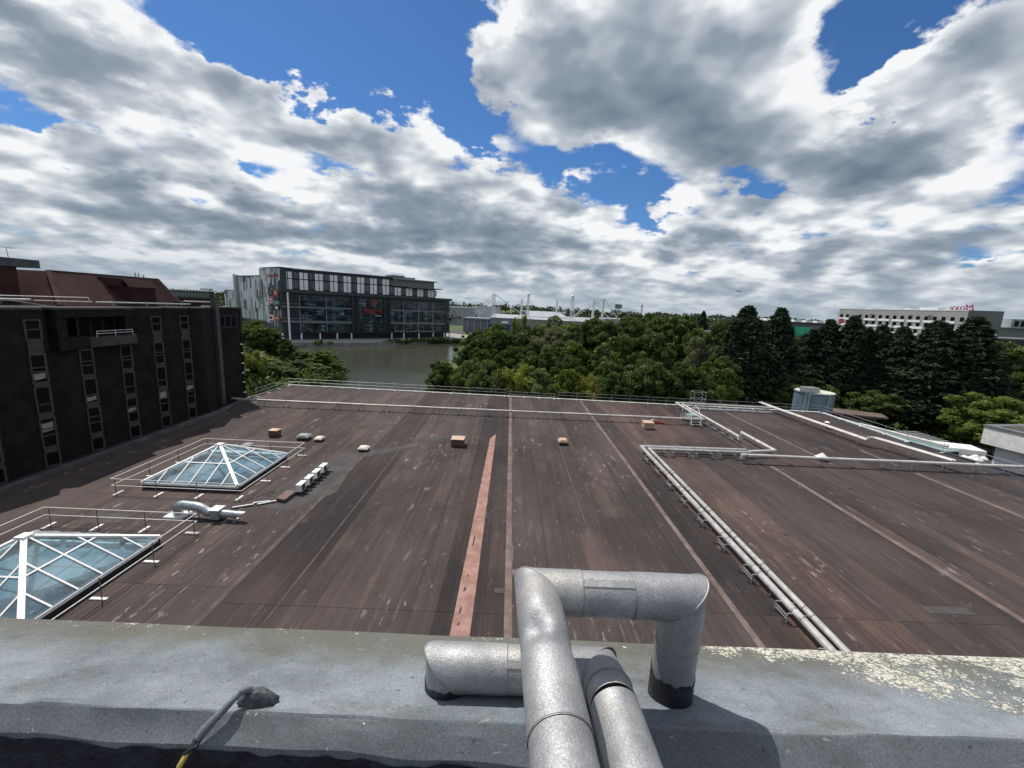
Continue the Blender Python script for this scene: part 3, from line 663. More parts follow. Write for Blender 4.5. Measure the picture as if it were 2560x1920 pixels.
sleeve('riser', A, (ax, ay, 11.81), (ax, ay, 12.06), ra)
sleeve('elbow', A, (ax, ay, 12.045), (ax, ay, zt), ra+.0018, None, q45)
sleeve('elbow', A, (ax, ay, zt), (.385, ay, zt+.001), ra+.0018, q45, None)
sleeve('jacket_section', A, (.397, ay, zt+.001), (.232, ay, zt), ra)
sleeve('elbow', A, (.24, ay, zt), (bx, ay, zt), ra+.0018, None, q45b)
def dent(s_, off):
    k = math.exp(-((s_-.20)/.04)**2)*max(0, off.dot(Vector((-.55, .1, .82)).normalized()))**3*.030
    k += math.exp(-((s_-.23)/.03)**2)*max(0, off.dot(Vector((.6, 0, .8)).normalized()))**4*.016
    k -= math.exp(-((s_-.12)/.05)**2)*max(0, off.dot(Vector((-.2, 0, .98)).normalized()))**10*.004
    return k
sleeve('elbow', A, (bx, ay, zt), (bx+.018, .66, zt+.012), ra+.0018, q45b, None, dent=dent, seg=.008)
sleeve('jacket_section', A, (bx+.0175, .672, zt+.0117), (bx+.085, -.9, zt+.03), ra)
for (c, d) in (((ax, ay, 12.047), (0, 0, 1)), ((.387, ay, zt), (1, 0, 0)), ((.238, ay, zt), (1, 0, 0)), ((bx+.018, .664, zt+.012), (.044, -1, .02))): ring('seam', A, c, d, ra+.0026, 'band_dark', .0022)
def lapseam(th, a, b_, r, ang):
    """raised longitudinal lap on a pipe along x"""
    y, z_ = math.cos(ang), math.sin(ang); t = Vector((0, -z_, y)); nrm = Vector((0, y, z_))
    p = [Vector(a)+nrm*(r+.0008), Vector(b_)+nrm*(r+.0008)]
    vs = [p[0]-t*.020, p[1]-t*.020, p[1]+nrm*.0022, p[0]+nrm*.0022, p[1]-nrm*.002, p[0]-nrm*.002]
    MB().add([tuple(v) for v in vs], [(0,1,2,3), (3,2,4,5)]).build('lap_seam', 'jacket_aluminium', th, fix=False)
lapseam(A, (.385, ay, zt), (.24, ay, zt), ra, R(128))
def miter_bead(th, c, nrm, r, m='jacket_aluminium'):
    """raised bead along a mitred elbow joint"""
    c = Vector(c); nrm = Vector(nrm).normalized()
    return c, nrm
def bead(th, a, d, na, r):
    a = Vector(a); d = Vector(d).normalized(); na = Vector(na).normalized(); u = Vector((0, 0, 1)) if abs(d.z) < .9 else Vector((0, 1, 0))
    e1 = d.cross(u).normalized(); e2 = e1.cross(d); pts = []
    for j in range(41):
        th_ = 2*math.pi*j/40; off = (e1*math.cos(th_)+e2*math.sin(th_))*r; pts.append(a+off-d*(off.dot(na)/d.dot(na)))
    MB().tube(pts, .0022, 6, cap=False).build('joint_bead', 'band_dark', th, smooth=True)
bead(A, (ax, ay, zt), (0, 0, 1), q45, ra+.002); bead(A, (bx, ay, zt), (-1, 0, 0), q45b, ra+.002)
tarfoot(A, ax, ay, ra+.0022, .055)
rivets(A, [(.30, ay-.02, zt+ra-.003), (.265, ay-.02, zt+ra-.003), (.155, ay-.05, zt+.046)])
B2 = thing('insulated_pipe', (-.145, 1.105, 11.85), 'lower silver insulated pipe on a short leg, passing behind the tall pipe', 'pipe', 'insulated pipes on the parapet')
rb = .065; cx, zt2, ex = -.145, 11.921, .317
r45 = Vector((1, 0, 1)).normalized(); r45b = Vector((1, -1, .2)).normalized()
sleeve('riser', B2, (cx, ay, 11.81), (cx, ay, zt2), rb, None, r45)
sleeve('elbow', B2, (cx, ay, zt2), (.035, ay, zt2), rb+.0018, r45, None)
sleeve('jacket_section', B2, (.022, ay, zt2), (.235, ay, zt2), rb)
sleeve('elbow', B2, (.225, ay, zt2), (ex, ay, zt2), rb+.0018, None, r45b)
sleeve('elbow', B2, (ex, ay, zt2), (ex+.004, 1.0, zt2+.036), rb+.0018, r45b, None)
sleeve('jacket_section', B2, (ex+.0035, 1.012, zt2+.033), (ex+.0045, .95, zt2+.046), rb)
sleeve('jacket_section', B2, (ex+.0045, .95, zt2+.046), (ex+.10, -.9, zt2+.05), rb)
ring('seam', B2, (.034, ay, zt2), (1, 0, 0), rb+.0026, 'band_dark', .0022)
ring('seam', B2, (.227, ay, zt2), (1, 0, 0), rb+.0026, 'band_dark', .0022)
ring('seam', B2, (ex+.004, 1.004, zt2+.036), (.05, -1, .3), rb+.0026, 'band_dark', .0022)
lapseam(B2, (.034, ay, zt2), (.225, ay, zt2), rb, R(135))
bead(B2, (cx, ay, zt2), (0, 0, 1), r45, rb+.002); bead(B2, (ex, ay, zt2), (1, 0, 0), r45b, rb+.002)
tarfoot(B2, cx, ay, rb+.0022, .005)
rivets(B2, [(-.06, ay-.055, zt2-.035), (-.02, ay-.055, zt2-.035), (.17, ay-.02, zt2+rb-.003), (.20, ay-.02, zt2+rb-.003), (ex+.0, .965, zt2+.045)])
# ------------------------------------------------------------------ guard rails
def guard(th, pts, zt=1.05, zm=.6, step=2.7, r=.024, m='rail', pm='post_dark', foot='foot_white', closed=False, inset=.25, footdir=None, base=0.0):
    """two-rail free-standing guard rail along a polyline"""
    P = [Vector((p[0], p[1], base)) for p in pts]
    if closed: P.append(P[0].copy())
    for nm, z_ in (('top_rail', zt), ('mid_rail', zm)):
        for a, b_ in zip(P, P[1:]): MB().tube([(a.x, a.y, base+z_), (b_.x, b_.y, base+z_)], r, 8).build(nm, m, th, smooth=True)
    done = []
    for a, b_ in zip(P, P[1:]):
        L = (b_-a).length; n = max(1, round((L-2*inset)/step)); d = (b_-a)/L; nr = Vector((-d.y, d.x, 0))
        for k in range(n+1):
            p = a+d*(inset+(L-2*inset)*k/n)
            if any((p-q).length < .9 for q in done): continue
            done.append(p)
            MB().tube([(p.x, p.y, base+.01), (p.x, p.y, base+zt-r*.5)], r*.95, 8).build('post', pm, th, smooth=True)
            if foot:
                f = footdir or nr; f = Vector(f)
                c = Vector((p.x, p.y, 0))+f*.12
                MB().bar((c.x-f.x*.36, c.y-f.y*.36, base+.035), (c.x+f.x*.36, c.y+f.y*.36, base+.035), .15, .05).build('foot', foot, th)
RX0, RX1 = -25.1, -16.8
G1 = thing('guard_rail', (-20.9, 29.6, 0), 'square guard rail round the far pyramid skylight', 'railing', 'skylight guard rails')
guard(G1, [(RX0, 25.45), (RX1, 25.45), (RX1, 33.85), (RX0, 33.85)], closed=True)
G2 = thing('guard_rail', (-20.9, 17.4, 0), 'square guard rail round the near pyramid skylight', 'railing', 'skylight guard rails')
guard(G2, [(RX0, 13.1), (RX1, 13.1), (RX1, 21.55), (RX0, 21.55)], closed=True)
for nm, pts, lab, kw in (
    ('guard_rail', [(-32.75, 61.9), (-16.5, 61.4), (-.2, 60.9)], 'long galvanised guard rail on the roof edge above the lake', dict(step=2.6)),
    ('guard_rail', [(-.05, 60.75), (7.1, 60.5)], 'short lower guard rail section midway along the far roof edge', dict(zt=.82, zm=.42, step=2.3)),
    ('guard_rail', [(7.25, 60.75), (26, 60.1), (45.4, 59.45)], 'long guard rail on the far roof edge in front of the trees', dict(step=2.5)),
    ('guard_rail', [(45.5, 59.2), (45.5, 52), (45.55, 45.7), (46.6, 39.2), (47.2, 35.4)], 'guard rail running down the right roof edge beside the yard', dict(step=2.9)),
    ('guard_rail', [(-32.75, 61.7), (-32.75, 53.6)], 'short guard rail on the left roof edge by the brick building', dict(step=2.6))):
    guard(thing(nm, ((pts[0][0]+pts[-1][0])/2, (pts[0][1]+pts[-1][1])/2, 0), lab, 'railing', 'roof edge guard rails'), pts, m='galv', pm='galv', r=.019, **kw)
# ladder cage / access gate at the far edge
LC = thing('ladder_cage', (27.9, 60.6, 0), 'galvanised ladder cage with gates standing on the far roof edge', 'ladder')
for x in (27.05, 28.75):
    for y in (59.85, 61.1): MB().bar((x, y, 0), (x, y, 2.15), .055).build('post', 'galv', LC)
for z_ in (2.12, 1.1, .45):
    for y in (59.85, 61.1): MB().bar((27.05, y, z_), (28.75, y, z_), .05).build('cross_bar', 'galv', LC)
    for x in (27.05, 28.75): MB().bar((x, 59.85, z_), (x, 61.1, z_), .05).build('cross_bar', 'galv', LC)
for i in range(2):
    for j in range(4):
        x = 27.15+i*.78; MB().bar((x, 59.84, 1.95-j*.48), (x+.66, 59.84, 1.72-j*.48), .05).build('brace', 'galv', LC)

# ------------------------------------------------------------------ pyramid skylights
def skylight(cx, cy, lab, apex=2.2, h=3.15, kz=.48):
    S = thing('pyramid_skylight', (cx, cy, 0), lab, 'skylight', 'pyramid skylights')
    # dark upstand with white frame, lightwell below
    for (x0, x1, y0, y1) in ((cx-h, cx+h, cy-h, cy-h+.12), (cx-h, cx+h, cy+h-.12, cy+h), (cx-h, cx-h+.12, cy-h+.12, cy+h-.12), (cx+h-.12, cx+h, cy-h+.12, cy+h-.12)):
        MB().box(x0, x1, y0, y1, .012, kz-.14).build('upstand', 'black_rubber', S)
        MB().box(x0-.05 if x1-x0 > 1 else x0-.05, x1+.05, y0-.05, y1+.05, kz-.14, kz).build('base_frame', 'white_paint', S)
    MB().box(cx-h+.12, cx+h-.12, cy-h+.12, cy+h-.12, .026, .05).build('well_floor', 'well_floor', S)
    for k in range(4):
        ww = MB(); x = cx-h+.4+k*1.5
        ww.box(x, x+1.15, cy+h-.5, cy+h-.35, .05, .30).build('well_wall', 'well_wall', S)
    ap = Vector((cx, cy, apex)); C4 = [Vector((cx+sx*h, cy+sy*h, kz)) for sx, sy in ((-1, -1), (1, -1), (1, 1), (-1, 1))]
    MB().prism([(cx-.22, cy-.22), (cx+.22, cy-.22), (cx+.22, cy+.22), (cx-.22, cy+.22)], apex-.10, apex+.05).build('apex_cap', 'white_paint', S)
    for c in C4: MB().bar(c+Vector((0, 0, .03)), ap+Vector((0, 0, .02)), .20, .10).build('hip_bar', 'white_paint', S)
    nb = 6
    for f in range(4):
        a, b_ = C4[f], C4[(f+1) % 4]; e = (b_-a); L = e.length; e = e/L; mid = (a+b_)/2; sl = (ap-mid); H = sl.length; sl = sl/H; nrm = e.cross(sl).normalized()
        def at(u, t, o=0.0): return a+e*u+sl*t+nrm*o          # u along the base, t up the slope
        def top(u): return H*(1-abs(u-L/2)/(L/2))
        half = H*.5
        us = [L*i/nb for i in range(nb+1)]
        for u in us[1:-1]:
            MB().bar(at(u, 0, .035), at(u, top(u)-.03, .035), .07, .07, up=nrm).build('glazing_bar', 'white_paint', S)
        MB().bar(at(L*.25+.05, half, .03), at(L*.75-.05, half, .03), .07, .06, up=nrm).build('transom', 'white_paint', S)
        for u0, u1 in zip(us, us[1:]):
            for lo, hi in ((0, half), (half, H)):
                # clip the pane to the triangle
                poly = [(u0, lo), (u1, lo)]
                pl = []
                N = 6
                for k in range(N+1):
                    u = u1+(u0-u1)*k/N; t = min(hi, top(u)); pl.append((u, t))
                poly = [(u, t) for u, t in poly if t <= top(u)+1e-6]+[(u, t) for u, t in pl if t > lo+1e-4]
                if lo > 0 and len(poly) < 3:
                    continue
                # drop repeated corners
                pp = []
                for p in poly:
                    if not pp or (abs(p[0]-pp[-1][0])+abs(p[1]-pp[-1][1]) > 1e-3): pp.append(p)
                if len(pp) < 3: continue
                MB().add([tuple(at(u, t, .012)) for u, t in pp], [tuple(range(len(pp)))]).build('pane', 'skylight_pane', S, fix=False)
    return S
skylight(-20.8, 29.5, 'glass pyramid skylight farther back on the roof, beside the four condenser units')
skylight(-20.8, 16.95, 'nearest glass pyramid skylight at the lower left, cut by the frame')

# ------------------------------------------------------------------ four outdoor condensers, their cable box and trays
def condenser():
    A = thing('condenser_unit', (0, 0, 0), 'x', 'condenser', 'white condenser units in a row')
    MB().box(-.19, .19, -.40, .40, .20, .70).build('casing', 'white_paint', A, bevel=.012)
    g = MB().box(.192, .20, -.30, .12, .25, .66).build('fan_grille', 'ac_grille', A)
    for k in range(6): MB().bar((.204, -.29, .28+.07*k), (.204, .11, .28+.07*k), .008).build('slat', 'dark_metal', g)
    MB().box(.10, .24, .20, .36, .25, .36).build('valve_cover', 'dark_metal', A)
    for y in (-.27, .27): MB().box(-.26, .58, y-.05, y+.05, .012, .095).build('foot_rail', 'black_rubber', A)
    for y in (-.27, .27):
        for x in (-.14, .14): MB().box(x-.03, x+.03, y-.03, y+.03, .095, .20).build('leg', 'dark_metal', A)
    return A
c0 = condenser(); places = ['nearest', 'second nearest', 'third', 'farthest']
for k in range(4):
    o = c0 if k == 0 else copy_tree(c0); o.location = (-13.66+.01*k, 26.85+1.11*k, 0)
    o['label'] = places[k]+' white condenser unit in the row of four right of the far skylight'
CX = thing('cable_box', (-14.15, 25.9, 0), 'low dark cable housing in front of the four condensers', 'cable box')
MB().add([(-14.55,25.35,.012),(-13.95,25.2,.012),(-13.8,26.5,.012),(-14.35,26.6,.012),(-14.55,25.35,.24),(-13.95,25.2,.24),(-13.8,26.5,.24),(-14.35,26.6,.24)], [(0,3,2,1),(4,5,6,7),(0,1,5,4),(1,2,6,5),(2,3,7,6),(3,0,4,7)]).build('box', 'dark_metal', CX)
MB().box(-14.5, -13.9, 25.3, 26.5, .245, .26).build('lid', 'vent_brown', CX)
CT = thing('cable_tray', (-15.6, 25.0, 0), 'thin metal cable tray leading from the silver duct to the condensers', 'cable tray')
for (a, b_) in (((-16.6, 24.2), (-15.6, 24.75)), ((-15.75, 24.9), (-14.9, 25.25)), ((-15.4, 24.75), (-14.5, 25.35))):
    MB().bar((a[0], a[1], .09), (b_[0], b_[1], .09), .13, .06).build('tray', 'galv', CT)
    MB().bar((a[0], a[1]-.06, .03), (a[0]+.02, a[1]+.1, .03), .06, .05).build('bearer', 'black_rubber', CT)
for k, pts in enumerate(([(-14.4, 26.4, .03), (-14.9, 27.0, .02), (-15.8, 26.8, .02), (-15.6, 26.1, .02), (-14.7, 25.9, .02)], [(-16.4, 25.3, .02), (-15.7, 26.6, .02), (-14.9, 26.6, .02), (-14.2, 26.3, .05)])):
    tag(MB().tube(pts, .014, 6).build('loose_cable', 'cable_black', None, smooth=True), ('thin black cable looped on the roof near the condensers', 'second thin black cable crossing the roof towards the condensers')[k], 'cable')

# ------------------------------------------------------------------ silver duct with a fan box
DU = thing('air_duct', (-17.4, 22.9, 0), 'bent silver air duct with square fan box between the two skylights', 'duct')
dp = [(-19.05, 23.1, .1), (-19.05, 23.1, .50), (-19.0, 23.1, .62), (-18.88, 23.1, .70), (-18.7, 23.1, .72), (-17.95, 23.0, .72), (-17.75, 22.98, .70), (-17.6, 22.97, .66), (-17.35, 22.93, .56), (-17.2, 22.92, .46), (-17.0, 22.9, .42), (-16.75, 22.9, .42)]
MB().tube(dp, .25, 20).build('duct', 'duct_metal', DU, smooth=True)
MB().box(-16.85, -16.35, 22.58, 23.16, .14, .70).build('fan_box', 'duct_metal', DU, bevel=.01)
MB().box(-16.90, -16.30, 22.53, 23.21, .702, .73).build('box_lid', 'foot_white', DU)
MB().tube([(-16.35, 22.86, .42), (-15.55, 22.78, .42)], .215, 20).build('duct', 'duct_metal', DU, smooth=True)
cowl = MB(); n = 20; vs = []
for i, (x, cut) in enumerate(((-15.55, 0), (-15.2, .30))):
    for k in range(n):
        t = 2*math.pi*k/n; vs.append((x+(cut*math.sin(t) if i else 0), 22.78+.20*math.cos(t), .42+.20*math.sin(t)))
cowl.add(vs, [(k, (k+1) % n, n+(k+1) % n, n+k) for k in range(n)]).build('cowl', 'duct_metal', DU, smooth=True, fix=False)
for (x, y, z_, d) in ((-18.62, 23.09, .72, (1, -.1, 0)), (-18.0, 23.01, .72, (1, -.1, 0)), (-17.0, 22.9, .42, (1, 0, 0)), (-15.9, 22.82, .42, (1, -.1, 0)), (-15.56, 22.78, .42, (1, 0, 0))):
    c = Vector((x, y, z_)); d = Vector(d).normalized(); MB().tube([c-d*.03, c+d*.03], .262 if z_ > .5 or x < -16.5 else .228, 20).build('collar', 'galv', DU, smooth=True)
MB().box(-19.6, -18.5, 22.65, 23.5, .012, .14).build('base_plinth', 'foot_white', DU)
for x in (-18.3, -17.75): MB().bar((x, 22.95, .02), (x, 22.95, .5), .05).build('leg', 'galv', DU)
for x in (-16.0, -15.5): MB().bar((x, 22.55, .05), (x, 23.05, .05), .08, .07).build('bearer', 'galv', DU)
for x in (-16.0, -15.5): MB().bar((x, 22.8, .08), (x, 22.8, .25), .05).build('leg', 'galv', DU)

# ------------------------------------------------------------------ vents
def boxvent(x0, x1, y0, y1, h, m, mt, lab, peak=.0):
    V = thing('roof_vent', ((x0+x1)/2, (y0+y1)/2, 0), lab, 'vent')
    MB().box(x0+.04, x1-.04, y0+.04, y1-.04, .012, .10).build('upstand', 'black_rubber', V)
    MB().box(x0, x1, y0, y1, .10, h-.04).build('housing', m, V, bevel=.01)
    mb = MB(); cx, cy = (x0+x1)/2, (y0+y1)/2; o = .03
    mb.add([(x0-o, y0-o, h-.04), (x1+o, y0-o, h-.04), (x1+o, y1+o, h-.04), (x0-o, y1+o, h-.04), (x0-o, y0-o, h), (x1+o, y0-o, h), (x1+o, y1+o, h), (x0-o, y1+o, h), (cx, cy, h+peak+.005)], [(0,3,2,1),(0,1,5,4),(1,2,6,5),(2,3,7,6),(3,0,4,7),(4,5,8),(5,6,8),(6,7,8),(7,4,8)])
    mb.build('cap', mt, V)
boxvent(-22.15, -21.35, 37.95, 38.7, .66, 'vent_brown', 'vent_top', 'small brown box vent with pointed pink cap beyond the far skylight', .12)
boxvent(-5.03, -3.87, 37.42, 38.6, .75, 'vent_brown', 'vent_top', 'large square brown box vent left of the red roof strip', .03)
boxvent(15.72, 16.8, 46.35, 47.5, .80, 'vent_cream', 'vent_top', 'tan box vent standing in front of the long far pipe', .03)
def domevent(x0, x1, y0, y1, h, m, lab):
    V = thing('dome_vent', ((x0+x1)/2, (y0+y1)/2, 0), lab, 'vent')
    cx, cy, a, b_ = (x0+x1)/2, (y0+y1)/2, (x1-x0)/2, (y1-y0)/2
    MB().box(x0+.05, x1-.05, y0+.05, y1-.05, .012, h*.45).build('upstand', 'black_rubber', V)
    MB().box(x0+.01, x1-.01, y0+.01, y1-.01, h*.45, h*.62).build('frame', m, V)
    n, vs, fs = 9, [], []
    for i in range(n+1):
        for j in range(n+1):
            u, v = -1+2*i/n, -1+2*j/n; k = (1-abs(u)**4)*(1-abs(v)**4)
            vs.append((cx+u*(a+.03), cy+v*(b_+.03), h*.64+h*.42*k**.5))
    fs = [(i*(n+1)+j, (i+1)*(n+1)+j, (i+1)*(n+1)+j+1, i*(n+1)+j+1) for i in range(n) for j in range(n)]
    MB().add(vs, fs).build('dome', m, V, smooth=True, fix=False)
domevent(-19.25, -18.2, 37.3, 38.2, .52, 'dome_grey', 'grey-green domed rooflight, largest of the two behind the far skylight')
domevent(-17.55, -16.9, 37.15, 37.95, .40, 'dome_cream', 'small cream domed rooflight just right of the grey-green one')
domevent(-12.8, -12.0, 35.05, 35.85, .42, 'dome_cream', 'mottled cream domed rooflight alone near the grey patch of roof')
domevent(5.2, 6.05, 39.3, 40.2, .55, 'vent_top', 'small tan domed rooflight right of the red roof strip')
domevent(-22.6, -21.9, 34.6, 35.3, .38, 'dome_grey', 'small grey domed rooflight right behind the far skylight peak')
MV = thing('flue', (38.8, 52.0, 0), 'short brown flue with white cap between right pipe run and guard rail', 'flue')
p_ = (39.6, 50.4)
MB().lathe((p_[0], p_[1], .01), [(.20, 0), (.17, .1), (.17, .75)], 12).build('stack', 'vent_brown', MV, smooth=True)
MB().lathe((p_[0], p_[1], .76), [(.28, 0), (.30, .05), (.18, .16), (.03, .19)], 12).build('cap', 'foot_white', MV, smooth=True)
CV = thing('cone_vent', (30.2, 38.2, 0), 'white cone-shaped vent hood just behind the front pipe run', 'vent')
MB().lathe((30.2, 38.3, .01), [(.35, 0), (.35, .3)], 4).build('upstand', 'kerb_grey', CV)
MB().lathe((30.2, 38.3, .32), [(.62, 0), (.5, .06), (.04, .42)], 5).build('hood', 'white_paint', CV)

# ------------------------------------------------------------------ pipe runs
def pipe_run(name, pts, r, lab, m='pipe_white', legs=(), bands=(), group='white pipe runs on the flat roof', pair=None):
    T = thing(name, (pts[0][0], pts[0][1], 0), lab, 'pipe', group)
    tubes = [pts] if pair is None else [pts, [(p[0]+pair[0], p[1]+pair[1], p[2]+pair[2]) for p in pts]]
    for t in tubes:
        for a, b_ in zip(t, t[1:]): pass
        MB().tube(t, r, 14).build('pipe', m, T, smooth=True)
    for (x, y, z_, d, rr) in bands:
        c = Vector((x, y, z_)); d = Vector(d).normalized(); MB().tube([c-d*.05, c+d*.05], rr, 14).build('clamp', 'band_dark', T, smooth=True)
    for (x, y, z_) in legs:
        MB().bar((x, y, .02), (x, y, z_), .045).build('leg', 'galv', T)
        MB().box(x-.12, x+.12, y-.09, y+.09, .008, .045).build('foot', 'black_rubber', T)
    return T
# long run along the far side, turning at the ladder cage
legs = []; bands = []
for k in range(18):
    x = -29.3+2.98*k
    legs += [(x-.33, 49.15+.004*(x+30), .62), (x+.33, 49.15+.004*(x+30), .62)]; bands.append((x, 49.15+.004*(x+30), .73, (1, 0, 0), .165))
pipe_run('pipe_run', [(-33.3, 50.0, .60), (-31.2, 49.15, .73)]+[(x_, 49.15+.004*(x_+30), .73+.012*math.sin(x_*.9)) for x_ in range(-28, 24, 4)]+[(23.8, 49.4, .73), (23.9, 58.3, .76), (38.0, 57.8, .76)], .13, 'long single white pipe crossing the roof near its far edge', legs=legs+[(23.9, y, .65) for y in (52, 54.5, 57)]+[(x, 58.3-.032*(x-24), .65) for x in (26, 29, 32, 35)], bands=bands)
pipe_run('pipe_run', [(24.72, 58.6, .62), (24.72, 43.1, .62), (24.72, 43.0, .25)], .13, 'white pipe running towards us from the ladder cage, ending mid-roof', legs=[(24.72, y, .5) for y in (45, 47.5, 51.5, 54, 57)], bands=[(24.72, y, .62, (0, 1, 0), .15) for y in (45.5, 48.3, 51, 54, 57)])
pipe_run('pipe_run', [(25.9, 44.6, .3), (25.9, 44.6, .62), (25.95, 38.75, .60), (23.0, 38.15, .58)], .15, 'short L-shaped white pipe beside the junction at the middle right', legs=[(25.9, y, .5) for y in (40, 42.3, 44.2)], bands=[(25.92, 42.0, .61, (0, 1, 0), .17)])
lb = []; rbands = []; 
for k in range(9):
    y = 9.5+3.15*k; lb += [(12.95, y, .52, (0, 1, 0), .18), (12.95, y+.55, .52, (0, 1, 0), .18)]; rbands += [(13.5, y+.2, .52, (0, 1, 0), .155), (13.5, y+.75, .52, (0, 1, 0), .155)]
xb = [(14.5+2.6*k, 38.4, .52, (1, 0, 0), .18) for k in range(4)]
pipe_run('pipe_run', [(12.95, 2.4, .52), (12.95, 38.45, .52), (23.1, 38.75, .52)], .165, 'left pipe of the close pair running up the right of the roof', m='pipe_silver', bands=lb+xb, legs=[(12.95, y, .38) for y in (6, 12, 18, 24, 30, 36)])
xb = [(15.2+2.6*k, 37.88+.02*k, .52, (1, 0, 0), .155) for k in range(4)]
pipe_run('pipe_run', [(13.52, 2.4, .52), (13.52, 37.85, .52), (23.2, 38.05, .52)], .14, 'right pipe of the close pair running up the right of the roof', m='pipe_silver', bands=rbands+xb, legs=[(13.52, y, .38) for y in (6, 12, 18, 24, 30, 36)])
fl = []
for k in range(9): x = 23.3+2.85*k; fl += [(x-.05, 36.45, .64), (x-.05, 36.85, .64)]
pipe_run('pipe_run', [(21.6, 36.6, .40), (21.6, 36.6, .74)]+[(x_, 36.6+.006*(x_-21.6), .74+.012*math.sin(x_*1.1)) for x_ in range(24, 53, 4)], .15, 'long straight white pipe crossing the right half of the roof', legs=fl, bands=[(21.95, 36.6, .74, (1, 0, 0), .19)])
rl = []
for t in (.06, .22, .4, .58, .76, .94):
    x, y = 37.4+1.1*t, 58.2-15.0*t; rl += [(x-.05, y, .66), (x+.5, y, .66)]
pipe_run('pipe_run', [(37.3, 61.0, .85), (37.4, 58.2, .80), (38.5, 43.2, .80)], .12, 'pair of white pipes running towards us on the far right of the roof', legs=rl, pair=(.36, .05, 0))
rl = []
for t in (.2, .5, .8): x, y = 39.3+1.9*t, 43.3-6.3*t; rl += [(x-.05, y, .8), (x+.5, y, .8)]
pipe_run('pipe_run', [(38.7, 43.4, .45), (38.75, 43.35, 1.05), (39.3, 43.3, 1.05), (41.2, 36.95, .95)], .12, 'stepped pair of white pipes joining the long straight pipe at the right', legs=rl, pair=(.36, .05, 0))
# low trunking beside the far-right corner run
TK = thing('trunking', (31, 57.6, 0), 'low white trunking lying under the far right corner pipe', 'trunking')
for k in range(5): MB().bar((26.0+2.3*k, 57.9-.07*k, .18), (28.1+2.3*k, 57.85-.07*k, .18), .26, .2).build('trunk_section', 'foot_white', TK)
for k in range(8): MB().bar((25.9+1.6*k, 57.9-.05*k, .03), (25.9+1.6*k, 57.5-.05*k, .03), .12, .06).build('bearer', 'black_rubber', TK)
# H frames that carry the close pair
def hframe():
    H = thing('pipe_support', (0, 0, 0), 'x', 'pipe support', 'steel H-frame supports beside the pipe pair')
    for y in (-.42, .42):
        MB().bar((0, y, .03), (0, y, .46), .04).build('post', 'galv', H)
        for a in range(4):
            t = math.pi*a/4+.3; MB().bar((-.22*math.cos(t), y-.22*math.sin(t), .022), (.22*math.cos(t), y+.22*math.sin(t), .022), .035, .03).build('spread_foot', 'black_rubber', H)
    for z_ in (.20, .36): MB().bar((0, -.42, z_), (0, .42, z_), .035).build('cross_bar', 'galv', H)
    MB().bar((0, -.40, .48), (1.0, -.40, .355), .05).build('arm', 'galv', H); MB().bar((0, .40, .48), (1.0, .40, .355), .05).build('arm', 'galv', H)
    return H
hf = hframe()
for k in range(10):
    o = hf if k == 0 else copy_tree(hf); o.location = (12.58, 11.2+2.72*k, 0)
    o['label'] = (ORD[k] if k else 'nearest')+' steel support frame'+(' counting away from us' if k else '')+' along the left of the pipe pair'
for k in range(4):
    o = copy_tree(hf); o.location = (15.2+2.2*k, 37.2, 0); o.rotation_euler = (0, 0, R(90)); o['label'] = ORD[k]+' support frame from the pipe corner along the crosswise pipe pair'
for k in range(4):
    o = copy_tree(hf); o.location = (24.2, 49.2-1.9*k, 0); o['label'] = ORD[k]+' support frame from the step-over beside the pipe that ends mid-roof'
# step-over platform where the runs meet
ST = thing('step_over', (22.9, 50.5, 0), 'galvanised step-over stair straddling the pipe at the roof corner', 'stair')
for x in (22.1, 23.25):
    MB().bar((x, 48.6, .06), (x, 50.0, 1.0), .07, .14).build('stringer', 'galv', ST); MB().bar((x, 52.3, .06), (x, 50.9, 1.0), .07, .14).build('stringer', 'galv', ST)
    hp = [(x, 48.7, .15), (x, 48.9, 1.05), (x, 50.0, 2.0), (x, 50.9, 2.0), (x, 52.0, 1.05), (x, 52.2, .15)]
    MB().tube(hp, .03, 8).build('handrail', 'rail', ST, smooth=True)
    for y in (49.3, 50.0, 50.9, 51.6): MB().tube([(x, y, .5 if y in (49.3, 51.6) else 1.0), (x, y, 1.38 if y in (49.3, 51.6) else 2.0)], .024, 8).build('baluster', 'rail', ST, smooth=True)
for k in range(4):
    MB().box(22.1, 23.25, 48.72+.3*k, 48.97+.3*k, .23*k+.16, .23*k+.20).build('tread', 'galv', ST); MB().box(22.1, 23.25, 51.93-.3*k, 52.18-.3*k, .23*k+.16, .23*k+.20).build('tread', 'galv', ST)
MB().box(22.1, 23.25, 49.95, 50.95, 1.0, 1.04).build('platform', 'roof_teal', ST)
RM = thing('hose_reel', (18.3, 49.4, 0), 'red coiled hose lying under the long far pipe', 'hose')
for k in range(3): MB().tube([(18.3+.55*math.cos(t)*(1+.1*k), 49.4+.28*math.sin(t), .06+.05*k) for t in [2*math.pi*i/14 for i in range(15)]], .045, 6).build('coil', 'red_paint', RM, smooth=True)
MB().bar((17.3, 49.6, .1), (17.9, 49.8, .35), .1, .06).build('handle', 'foot_white', RM)
